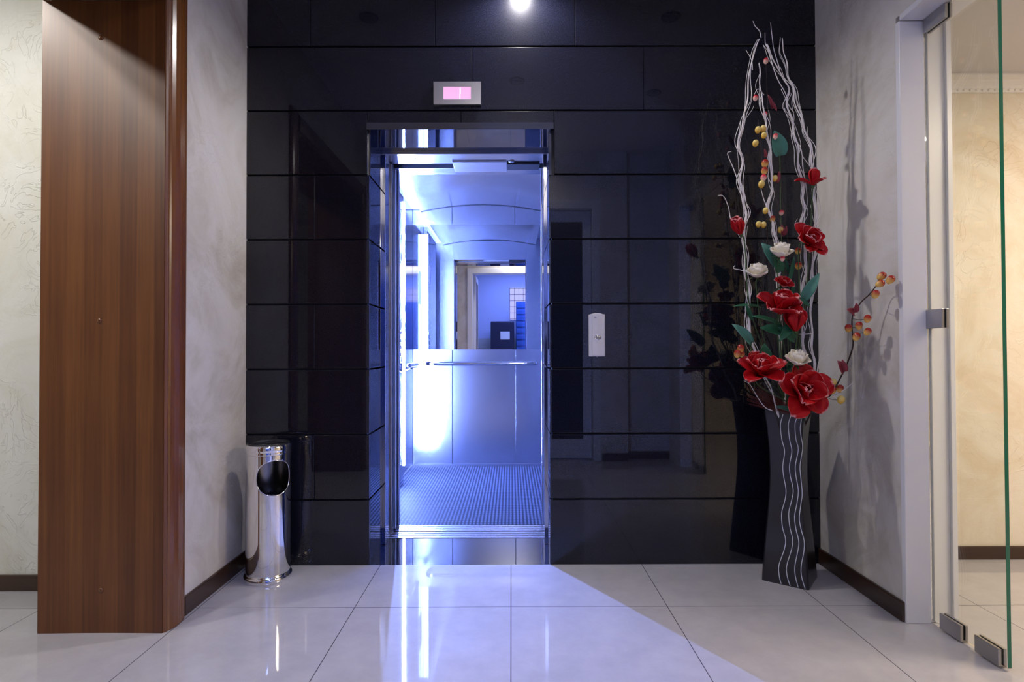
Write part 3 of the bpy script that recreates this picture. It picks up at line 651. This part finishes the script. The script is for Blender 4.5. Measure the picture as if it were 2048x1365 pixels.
# ------------------------------------------------------------------ vase
VC = Vector((1.195, 2.4875, 0)); vA = Vector((-0.129, -0.0175, 0)); vB = Vector((0.018, -0.1255, 0))
vB = Vector((0.0175, -0.129, 0)) * 0.985
KZ = [(0, 1.0), (0.1, 0.935), (0.2, 0.855), (0.3, 0.765), (0.4, 0.70), (0.47, 0.68), (0.55, 0.70), (0.65, 0.775), (0.728, 0.86)]
def kz(z):
    z = max(0, min(0.728, z))
    for i in range(len(KZ)-1):
        if z <= KZ[i+1][0]:
            p0 = KZ[max(i-1, 0)][1]; p1 = KZ[i][1]; p2 = KZ[i+1][1]; p3 = KZ[min(i+2, len(KZ)-1)][1]; u = (z-KZ[i][0])/(KZ[i+1][0]-KZ[i][0])
            return 0.5*(2*p1+(p2-p0)*u+(2*p0-5*p1+4*p2-p3)*u*u+(3*p1-p0-3*p2+p3)*u**3)
vase = thing('vase', 'tall waisted square black vase with white wavy lines in the right corner', 'vase', (VC.x, VC.y, 0))
q = MB(); nz = 40; cor = []
for s_ in range(4):
    a_ = (vA, vB, -vA, -vB)[s_]; b_ = (vB, -vA, -vB, vA)[s_]
    d_ = (b_-a_); L_ = d_.length; d_.normalize(); c_ = 0.007
    cor += [(a_+d_*c_), (b_-d_*c_)]
rings = [(kz(0.728*j/nz), 0.728*j/nz) for j in range(nz+1)]+[(kz(0.728)*0.93, 0.7285), (kz(0.66)*0.91, 0.66), (kz(0.3)*0.85, 0.3)]
for k_, z_ in rings:
    for c_ in cor: q.v.append(tuple(VC+c_*k_+Vector((0, 0, z_))))
m_ = 8
for j in range(len(rings)-1):
    for i in range(m_): q.f.append((j*m_+i, j*m_+(i+1) % m_, (j+1)*m_+(i+1) % m_, (j+1)*m_+i))
q.f.append(tuple(reversed(range(m_)))); q.f.append(tuple((len(rings)-1)*m_+i for i in range(m_)))
q.build('body', 'vase', vase, bevel=0.0)
# wavy relief lines on the face towards the hall
wl = [[(418,140),(403,200),(410,280),(426,350),(416,430),(420,490),(434,570),(428,630),(410,700),(414,780),(432,850),(425,910),(395,1000),(397,1060),(408,1105)],
      [(463,143),(448,200),(454,280),(467,350),(454,430),(458,490),(475,570),(466,630),(450,700),(456,780),(472,850),(466,910),(440,1000),(442,1060),(459,1117)],
      [(495,160),(485,200),(490,280),(503,340),(487,430),(490,490),(503,570),(497,640),(483,720),(490,790),(506,860),(503,910),(486,1000),(488,1060),(504,1126)],
      [(521,168),(514,220),(519,270),(527,330),(513,430),(516,490),(525,590),(518,650),(509,730),(518,790),(536,860),(535,920),(521,1000),(522,1060),(542,1133)]]
for ln_ in wl:
    pts = []
    for zx, zy in ln_:
        px, py = 1420+zx/2.845, 780+zy/2.845
        z_ = 0.35
        for it in range(8):
            k_ = kz(z_); a_ = VC+vA*k_+Vector((0, 0, z_)); b_ = VC+vB*k_+Vector((0, 0, z_)); pa, pb = proj(a_), proj(b_)
            s_ = (px-pa[0])/(pb[0]-pa[0]); p_ = a_.lerp(b_, s_); z_ += (proj(p_)[1]-py)/480
            z_ = max(0.001, min(0.727, z_))
        nrm = Vector((vA.x+vB.x, vA.y+vB.y, 0)).normalized(); pts.append(p_+nrm*0.0006)
    MB().tube(smooth_path(pts, 5), 0.0015, 6).build('wavy_line', 'vline', vase, smooth=True)

# ------------------------------------------------------------------ branches
def rim_pt(i=0.0): return Vector((1.195+0.03*math.sin(i*2.3), 2.475+0.025*math.cos(i*1.7), 0.69))
def path3(pix, d0, d1):
    n = len(pix); return [pt(px, py, d0+(d1-d0)*i/(n-1)) for i, (px, py) in enumerate(pix)]
def taper(n, r0, r1): return [r0+(r1-r0)*i/(n-1) for i in range(n)]
def wavy(path, t0, t1, amp, seed, drift=None):
    rs = random.Random(seed); a = [rs.uniform(0.6, 1.4) for _ in range(4)]; ph = [rs.uniform(0, 6.28) for _ in range(4)]
    n = len(path); out = []
    i0, i1 = int(t0*(n-1)), int(t1*(n-1))
    for i in range(i0, i1+1):
        s = (i-i0)/max(1, i1-i0); env = min(1, s*6)*1.0
        u = i/n*26
        off = Vector((math.sin(u*a[0]*0.8+ph[0])+0.4*math.sin(u*a[1]*2+ph[1]), math.cos(u*a[2]*0.8+ph[2])*0.8, 0))*amp*env
        if drift: off += Vector(drift)*max(0, (s-0.7)/0.3)**1.5
        out.append(path[i]+off)
    return out
def branch(label, pix, d0, d1, r0, r1, twigs, seed):
    base = [rim_pt(seed)-Vector((0, 0, 0.25))]+[]
    P = smooth_path(base+path3(pix, d0, d1), 7)
    t = thing('willow_branch', label, 'branch', tuple(P[0]), 'whitewashed curly willow branches')
    P = [p+Vector((math.sin(i*0.55+seed), 0.7*math.cos(i*0.47+seed*2), 0))*0.0035*min(1, i/8) for i, p in enumerate(P)]
    MB().tube(P, taper(len(P), r0, r1), 8).build('main_stem', 'willow', t, smooth=True)
    for k, tw in enumerate(twigs):
        t0, t1, amp, r, *dr = tw
        W = wavy(P, t0, t1, amp, seed*31+k, dr[0] if dr else None)
        MB().tube(W, taper(len(W), r, r*0.45), 6).build('twig', 'willow', t, smooth=True)
    return t
def sidetwig(t, pix, d, r=0.0017):
    P = smooth_path([pt(px, py, d) for px, py in pix], 5); MB().tube(P, taper(len(P), r, r*0.5), 6).build('twig', 'willow', t, smooth=True)
T3 = lambda a=0.010: [(0.2, 0.8, a, 0.0021), (0.25, 0.93, a*1.2, 0.0018), (0.35, 1.0, a*0.9, 0.0017, (-0.01, 0, 0)), (0.1, 0.6, a*1.3, 0.0018), (0.4, 0.85, a*1.5, 0.0015, (0.015, 0, 0.0)), (0.15, 0.5, a*1.8, 0.0014), (0.55, 1.0, a*1.4, 0.0015)]
b1 = branch('leftmost thick white curly willow branch, arching inward to the top', [(1556,822),(1545,790),(1522,735),(1506,690),(1498,650),(1500,600),(1493,560),(1489,520),(1487,470),(1491,430),(1489,400),(1481,370),(1484,330),(1477,290),(1484,250),(1492,215),(1497,170),(1503,120),(1520,78)], 2.44, 2.36, 0.0058, 0.0022, T3(), 1)
sidetwig(b1, [(1488,420),(1478,370),(1466,335),(1455,308),(1463,303)], 2.39, 0.0022)
sidetwig(b1, [(1480,475),(1462,440),(1457,415),(1447,393),(1436,391)], 2.38, 0.0020)
sidetwig(b1, [(1505,140),(1503,120),(1492,100)], 2.36); sidetwig(b1, [(1522,75),(1519,62),(1510,52),(1506,42)], 2.36, 0.0019)
sidetwig(b1, [(1495,545),(1480,540),(1467,537),(1470,531)], 2.39, 0.0016)
sidetwig(b1, [(1545,822),(1530,815),(1515,795),(1500,770),(1488,762)], 2.36, 0.0018)
sidetwig(b1, [(1500,705),(1492,690),(1490,676)], 2.38, 0.0015)
sidetwig(b1, [(1553,820),(1548,800),(1540,770),(1525,750),(1518,728),(1524,718)], 2.34, 0.0022)
b2 = branch('slender white curly willow branch rising behind the roses', [(1570,820),(1566,760),(1560,700),(1559,650),(1558,600),(1558,560),(1558,520),(1553,490),(1549,460),(1541,430),(1538,400),(1546,375),(1540,345),(1541,310),(1538,285),(1532,250),(1528,220),(1522,185),(1520,155),(1519,126)], 2.44, 2.40, 0.0050, 0.0018, T3(0.008), 2)
sidetwig(b2, [(1549,460),(1540,430),(1528,400),(1522,378)], 2.42, 0.0022); sidetwig(b2, [(1528,190),(1516,178),(1508,190)], 2.40, 0.0016)
b3 = branch('thick white curly willow branch right of centre, joining the others at the top', [(1592,820),(1606,770),(1609,720),(1606,680),(1600,645),(1598,610),(1606,570),(1612,535),(1611,490),(1604,450),(1608,420),(1607,390),(1601,350),(1596,310),(1592,275),(1583,240),(1574,205),(1577,175),(1562,150),(1545,115),(1533,88)], 2.44, 2.38, 0.0055, 0.0022, T3(0.010), 3)
sidetwig(b3, [(1545,115),(1538,100),(1531,88),(1530,66)], 2.38); sidetwig(b3, [(1560,140),(1548,100),(1545,80),(1541,45)], 2.38, 0.0018)
sidetwig(b3, [(1588,225),(1580,215),(1562,178)], 2.40, 0.0016)
sidetwig(b3, [(1533,88),(1545,130),(1556,160),(1572,190),(1578,225),(1590,260)], 2.39, 0.0022)
b4 = branch('rightmost white curly willow branch running beside the wall corner', [(1600,820),(1620,770),(1628,720),(1623,680),(1623,630),(1625,580),(1627,530),(1631,480),(1632,430),(1627,380),(1624,340),(1624,305),(1615,270),(1602,240),(1590,200),(1584,170),(1575,140),(1570,110),(1563,76)], 2.44, 2.40, 0.0045, 0.0017, T3(0.009), 4)
sidetwig(b4, [(1624,340),(1618,330),(1605,312),(1600,290)], 2.40, 0.0018); sidetwig(b4, [(1604,250),(1601,225),(1599,212)], 2.40, 0.0016)
sidetwig(b4, [(1620,295),(1616,270),(1615,253)], 2.40, 0.0016); sidetwig(b4, [(1626,668),(1605,669),(1598,669)], 2.38, 0.0014)
sidetwig(b4, [(1632,762),(1636,730),(1645,700),(1655,684)], 2.36, 0.0014); sidetwig(b4, [(1634,750),(1640,725),(1658,710)], 2.35, 0.0014)
t = thing('willow_twig', 'short white twig sticking out to the right above the vase rim', 'twig', tuple(pt(1630, 815, 2.4)), 'whitewashed curly willow branches')
P = smooth_path([rim_pt(5)-Vector((0, 0, 0.2)), pt(1615, 822, 2.42), pt(1650, 800, 2.36), pt(1668, 792, 2.33), pt(1688, 780, 2.28), pt(1706, 766, 2.24)], 6)
MB().tube(P, taper(len(P), 0.0035, 0.0012), 7).build('main_stem', 'willow', t, smooth=True)

# ------------------------------------------------------------------ flowers
def frame_to(c, ax, roll=0):
    return Matrix.Translation(c) @ Vector(ax).to_track_quat('Z', 'Y').to_matrix().to_4x4() @ Matrix.Rotation(roll, 4, 'Z')
def stem_to(t, c, ax, seed, mat='gstem', r=0.0028, mid=None):
    c = Vector(c); ax = Vector(ax).normalized()
    pts = [rim_pt(seed)-Vector((0, 0, 0.22)), rim_pt(seed)+Vector((0, 0, 0.02))]
    if mid: pts += [Vector(m) for m in mid]
    drop = c.z-0.72
    if drop > 0.2: pts.append(rim_pt(seed).lerp(Vector((c.x, c.y+0.02, 0)), 0.75).to_2d().to_3d()+Vector((0, 0, 0.72+drop*0.55)))
    pts.append(c-ax*min(0.05, max(0.015, drop*0.4))); pts.append(c)
    P = smooth_path(pts, 6); return MB().tube(P, taper(len(P), r, r*0.8), 7).build('stem', mat, t, smooth=True)
def leaf(t, c, ax, up, Ln, W, mat='leaf', bend=0.5, cup=0.25):
    # leaf from base c along direction ax, with its upper face turned to 'up'
    ax = Vector(ax).normalized(); up = Vector(up); up = (up-ax*up.dot(ax)).normalized(); sd = up.cross(ax)
    m = Matrix((( -up.x, sd.x, ax.x, c[0]), (-up.y, sd.y, ax.y, c[1]), (-up.z, sd.z, ax.z, c[2]), (0, 0, 0, 1)))
    return MB().petal(m, Ln, W, -bend*0.4, bend, cup, 0, 8, 12, 0.25, 0.72, seed=int(Ln*1e4)).build('leaf', mat, t, smooth=True, solid=0.0008)
def magnolia(label, px, py, D, ax, size, rings_, seed, leaves=(), roll=0.0, grp=True):
    c = pt(px, py, D); ax = Vector(ax).normalized(); s = size*D/FPX
    t = thing('red_magnolia', label, 'flower', tuple(c), 'red magnolia blooms')
    m = frame_to(c, ax, roll); rs = random.Random(seed)
    for ri, (n, Ln, W, a0, a1, cup) in enumerate(rings_):
        for k in range(n):
            az = 2*PI*(k+0.5*(ri % 2))/n+rs.uniform(-0.15, 0.15)
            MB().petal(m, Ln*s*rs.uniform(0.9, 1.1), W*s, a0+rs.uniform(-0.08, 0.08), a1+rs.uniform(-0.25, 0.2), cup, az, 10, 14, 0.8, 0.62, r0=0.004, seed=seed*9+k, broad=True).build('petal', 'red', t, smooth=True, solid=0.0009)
    MB().lathe([(0.0001, -0.012), (0.005, -0.010), (0.008, 0.0), (0.005, 0.010), (0.0001, 0.016)], tuple(c), 12, m.to_3x3()).build('calyx', 'gstem', t, smooth=True)
    stem_to(t, c, ax, seed)
    return t
OPEN = [(5, 0.50, 0.42, 0.75, 1.35, 0.6), (4, 0.44, 0.40, 0.35, 0.6, 0.9), (3, 0.32, 0.34, 0.1, 0.1, 1.1)]
CUP = [(4, 0.72, 0.52, 0.35, 0.15, 1.0), (3, 0.70, 0.52, 0.2, 0.0, 1.1)]
TUL = [(3, 0.80, 0.80, 0.62, -0.12, 0.9), (3, 0.78, 0.74, 0.42, -0.1, 1.1)]
magnolia('small half-closed red magnolia at the far left of the branches', 1482, 470, 2.37, (-0.45, -0.35, 0.8), 52, CUP, 11)
f2 = magnolia('red magnolia on the right branch, highest of the red blooms', 1626, 372, 2.37, (-0.10, -0.35, 1.0), 48, [(3, 0.72, 0.50, 0.2, 0.0, 1.0), (3, 0.70, 0.46, 0.8, 1.6, 0.6)], 12)
magnolia('dark red magnolia beside the wall corner, below the highest one', 1612, 487, 2.36, (0.15, -0.8, 0.35), 72, OPEN+[(2, 0.62, 0.40, 0.9, 1.6, 0.4)], 13, roll=0.6)
magnolia('smallest open red magnolia above the large central bloom', 1564, 572, 2.35, (0.15, -0.6, 0.6), 42, OPEN, 14, roll=0.4)
magnolia('large open red magnolia in the middle with pale petal edges', 1559, 628, 2.33, (-0.05, -0.55, 0.85), 100, [(5, 0.50, 0.40, 0.95, 1.2, 0.7), (4, 0.50, 0.40, 0.4, 0.45, 0.9), (3, 0.42, 0.36, 0.1, 0.05, 1.1)], 15)
magnolia('cup-shaped red magnolia just right below the large central bloom', 1592, 664, 2.30, (-0.12, -0.15, 1.0), 62, TUL, 16)
magnolia('wide open red magnolia low on the left over the vase', 1520, 752, 2.31, (-0.12, -0.55, 0.85), 100, [(5, 0.52, 0.38, 0.95, 1.35, 0.6), (4, 0.48, 0.40, 0.5, 0.6, 0.9), (3, 0.36, 0.34, 0.1, 0.1, 1.1)], 17, roll=0.3)
magnolia('largest open red magnolia drooping over the vase rim', 1600, 785, 2.29, (0.05, -0.9, 0.30), 118, [(5, 0.50, 0.42, 0.95, 1.45, 0.5), (4, 0.42, 0.40, 0.6, 0.85, 0.8), (3, 0.28, 0.30, 0.2, 0.2, 1.1)], 18, roll=0.35)

def rose(label, px, py, D, ax, size, seed):
    c = pt(px, py, D); ax = Vector(ax).normalized(); s = size*D/FPX
    t = thing('white_rose', label, 'flower', tuple(c), 'cream white roses')
    m = frame_to(c, ax, seed); rs = random.Random(seed)
    for ri, (n, Ln, W, a0, a1, cup) in enumerate([(5, 0.62, 0.58, 1.15, 0.75, 0.5), (5, 0.70, 0.60, 1.0, 0.05, 0.8), (4, 0.72, 0.56, 0.8, -0.35, 1.0), (3, 0.70, 0.44, 0.5, -0.3, 1.2), (3, 0.66, 0.30, 0.2, -0.15, 1.3)]):
        for k in range(n):
            az = 2*PI*(k+0.37*ri)/n+rs.uniform(-0.12, 0.12)
            MB().petal(m, Ln*s, W*s, a0, a1+rs.uniform(-0.1, 0.1), cup, az, 8, 12, 0.7, 0.42, r0=0.002, seed=seed+k, broad=True).build('petal', 'rose', t, smooth=True, solid=0.0008)
    for k in range(4):
        MB().petal(m, 0.40*s, 0.12*s, 1.3, 1.9, 0.3, k*PI/2+0.3, 4, 8, 0, 0.6, seed=k).build('sepal', 'gstem', t, smooth=True, solid=0.0006)
    stem_to(t, c, ax, seed)
    return t
rose('highest cream rose, beside a broad green leaf', 1560, 516, 2.33, (0.0, -0.45, 1.0), 46, 21)
rose('cream rose standing left of the willow bundle', 1514, 556, 2.36, (-0.15, -0.5, 1.0), 44, 22)
rose('lowest cream rose, just above the biggest red bloom', 1592, 731, 2.28, (0.05, -0.5, 1.0), 48, 23)

def leafstem(label, specs, seed, kind='leaf_sprig'):
    t = thing(kind, label, 'foliage', tuple(rim_pt(seed)), 'green leaf sprigs')
    for (bx_, by_, tx, ty, D, wpx, mat, up) in specs:
        a = pt(bx_, by_, D); b = pt(tx, ty, D-0.02); Ln = (b-a).length*1.05
        leaf(t, a, b-a, up, Ln, wpx*D/FPX, mat, 0.3, 0.35)
    a = pt(specs[0][0], specs[0][1], specs[0][4]); stem_to(t, a, (0, 0, 1), seed, r=0.002)
    return t
UPF = (0, -1, 0.25)
leafstem('pale green round leaf high between the branches', [(1560, 312, 1552, 262, 2.42, 34, 'leaf2', UPF)], 31)
leafstem('broad green leaf left of the highest cream rose', [(1556, 532, 1528, 488, 2.38, 30, 'leaf2', UPF), (1560, 545, 1553, 515, 2.36, 22, 'leaf', UPF)], 32)
leafstem('long pointed green leaf pointing up right near the wall corner', [(1606, 600, 1638, 548, 2.36, 22, 'leaf2', (-.3, -1, 0.2)), (1600, 600, 1620, 612, 2.36, 10, 'leaf', UPF)], 33)
leafstem('thin green leaves around the smallest red bloom', [(1578, 560, 1590, 515, 2.38, 9, 'leaf', UPF), (1580, 600, 1590, 565, 2.38, 9, 'leaf', UPF), (1576, 545, 1570, 515, 2.39, 8, 'leaf', UPF), (1562, 600, 1530, 590, 2.40, 10, 'leaf', UPF)], 34)
leafstem('dark green leaves under the large central bloom', [(1565, 655, 1510, 628, 2.36, 24, 'leaf', (0, -.6, 1)), (1565, 662, 1525, 655, 2.35, 24, 'leaf', UPF), (1590, 680, 1560, 655, 2.35, 24, 'leaf', UPF), (1588, 640, 1562, 680, 2.34, 22, 'leaf', UPF), (1520, 615, 1470, 608, 2.42, 12, 'leaf', (0, -.6, 1))], 35)
leafstem('blue green leaf at the left of the willow stems', [(1503, 688, 1470, 648, 2.36, 26, 'leaf2', (0, -0.8, 0.6)), (1503, 640, 1493, 610, 2.38, 10, 'leaf', UPF)], 36)
leafstem('upright green leaf between the low left bloom and the willow', [(1528, 725, 1530, 690, 2.36, 28, 'leaf', UPF)], 37)
leafstem('dark leaves behind the lowest cream rose', [(1608, 765, 1603, 732, 2.33, 22, 'leaf', UPF), (1625, 770, 1658, 762, 2.34, 14, 'leaf2', UPF)], 38)
leafstem('narrow green leaves lying on the vase rim', [(1585, 824, 1555, 812, 2.34, 15, 'leaf2', (0, -0.7, 0.7)), (1605, 822, 1640, 824, 2.30, 12, 'leaf', (0, -0.6, 0.8)), (1575, 740, 1590, 708, 2.32, 8, 'leaf', UPF)], 39)

# ------------------------------------------------------------------ berry sprays
def berry(t, px, py, D, r=7.0, mat='berry', ax=(0.1, -0.2, 1), long=1.25):
    c = pt(px, py, D); s = r*0.9*D/FPX; m = Vector(ax).to_track_quat('Z', 'Y').to_matrix()
    prof = [(max(0.0001, s*math.sin(PI*k/10)*(1-0.12*math.cos(PI*k/10))), -s*long*math.cos(PI*k/10)) for k in range(11)]
    q = MB().lathe(prof, (0, 0, 0), 14); 
    o = q.build('berry' if mat != 'bud' else 'bud', mat, None, smooth=True)
    o.parent = t; o.matrix_parent_inverse = Matrix(); o.location = c-Vector(t.location); o.rotation_euler = m.to_euler()
    return o
def spray(label, stem_pix, d0, d1, berries, petals=(), r=0.0022, seed=0, twigs=(), name='berry_spray', group='berry and bud sprays'):
    t = thing(name, label, 'berry spray', tuple(rim_pt(seed)), group)
    P = smooth_path([rim_pt(seed)-Vector((0, 0, 0.2))]+path3(stem_pix, d0, d1), 6)
    MB().tube(P, taper(len(P), r, r*0.6), 7).build('stem', 'stem', t, smooth=True)
    for (px, py, D, *rest) in berries:
        berry(t, px, py, D, *rest)
        c = pt(px, py, D); nearest = min(P[6:], key=lambda p: (p-c).length+max(0, (p.z-c.z))*0.8)
        if (nearest-c).length > 0.004: MB().tube(smooth_path([nearest, nearest.lerp(c, 0.5)+Vector((0, 0, -0.004)), c], 4), 0.0012, 5).build('stalk', 'stem', t, smooth=True)
    for (px, py, tx, ty, D, wpx) in petals:
        a = pt(px, py, D); b = pt(tx, ty, D-0.015)
        leaf(t, a, b-a, UPF, (b-a).length, wpx*D/FPX, 'plum', 0.4, 0.5).name = 'petal'
    return t
spray('dark berry spray leaning right against the plaster wall', [(1625,822),(1660,792),(1684,750),(1698,718),(1706,690),(1704,655),(1706,630),(1722,605),(1738,590),(1752,572),(1757,560)], 2.40, 2.13,
      [(1763,553,2.12,8.5,'berry',(0.6,-.2,.6)),(1781,560,2.10,8.5,'berry',(.5,-.2,.8)),(1760,568,2.11,8,'berry',(.7,-.2,.4)),(1751,589,2.13,8,'berry',(.2,-.2,1)),(1735,638,2.17,7.5,'berry',(.1,-.2,1)),(1718,652,2.20,7.5,'berry',(.0,-.2,1)),(1697,657,2.24,7.5,'berry',(-.2,-.2,1)),(1735,664,2.18,7.5,'berry',(.4,-.2,.8)),(1713,674,2.21,8,'berry',(.3,-.2,.8)),
       (1666,766,2.32,7.5,'yberry'),(1680,778,2.30,7.5,'berry'),(1665,781,2.31,7.5,'berry'),(1682,800,2.29,8,'yberry'),(1632,767,2.32,5.5,'yberry')],
      [(1709,628,1696,618,2.20,16),(1710,625,1714,606,2.20,12),(1688,745,1678,722,2.27,20),(1690,742,1686,720,2.27,12)], 0.0034, 41)
spray('tall thin spray with yellow and red berries between the willow stems', [(1560,800),(1550,700),(1545,600),(1538,500),(1530,430),(1528,390),(1524,350),(1522,300),(1518,262),(1516,240)], 2.46, 2.43,
      [(1516,260,2.41,6.5,'yberry'),(1526,258,2.41,6.5,'yberry'),(1528,271,2.40,6,'yberry'),(1511,287,2.41,6.5,'yberry'),(1530,327,2.41,7.5,'berry'),(1529,342,2.41,7,'berry'),(1527,356,2.41,6.5,'bud'),(1523,369,2.41,7,'yberry'),(1550,357,2.42,6,'yberry'),
       (1531,422,2.42,6,'yberry'),(1545,438,2.42,6,'berry'),(1517,449,2.41,6,'yberry'),(1527,450,2.41,6,'yberry')],
      [(1531,315,1530,298,2.42,8)], 0.0018, 42)
spray('bare dark spray topped by a pink bud under the crossing tips', [(1568,800),(1570,600),(1560,450),(1545,330),(1536,220),(1532,130)], 2.48, 2.45,
      [(1532,122,2.44,5.5,'bud'),(1511,196,2.44,5.5,'bud'),(1530,229,2.44,5,'bud')], [(1545,218,1538,188,2.44,9),(1540,205,1555,220,2.44,9)], 0.0013, 43)
spray('dark spray with pink buds behind the pale round leaf', [(1580,800),(1585,600),(1578,500),(1565,400),(1560,320),(1553,280)], 2.47, 2.42,
      [(1551,273,2.39,5.5,'bud'),(1563,426,2.42,5,'bud'),(1565,518,2.31,5,'bud'),(1561,460,2.42,6,'yberry'),(1596,502,2.42,6.5,'berry'),(1597,532,2.43,7,'berry')], [(1554,365,1560,342,2.42,8),(1566,472,1564,448,2.42,10),(1568,470,1574,452,2.42,8)], 0.0014, 44)
spray('short spray with orange berries at the left of the low bloom', [(1548,820),(1530,775),(1510,740),(1495,715)], 2.42, 2.36,
      [(1481,698,2.35,8,'berry'),(1475,708,2.35,8,'berry'),(1508,715,2.36,7,'berry'),(1484,709,2.36,6,'berry')], [(1495,722,1490,712,2.36,10)], 0.0018, 45)
# burgundy plume
q = MB(); rs = random.Random(5)
for k in range(90):
    a = rim_pt(9)+Vector((rs.uniform(-0.03, 0.0), -0.03, 0.02)); e = pt(1494+rs.uniform(-3, 30), rs.uniform(768, 812), 2.38+rs.uniform(-.02, .04))
    P = smooth_path([a, a.lerp(e, 0.5)+Vector((0, 0, rs.uniform(-0.008, 0.008))), e], 3); q.tube(P, taper(len(P), 0.0009, 0.0004), 4, False)
o = q.build('grass_plume', 'plume', None, smooth=True); tag(o, 'feathery burgundy grass plume fanning left over the vase rim', 'foliage', None, 'stuff')
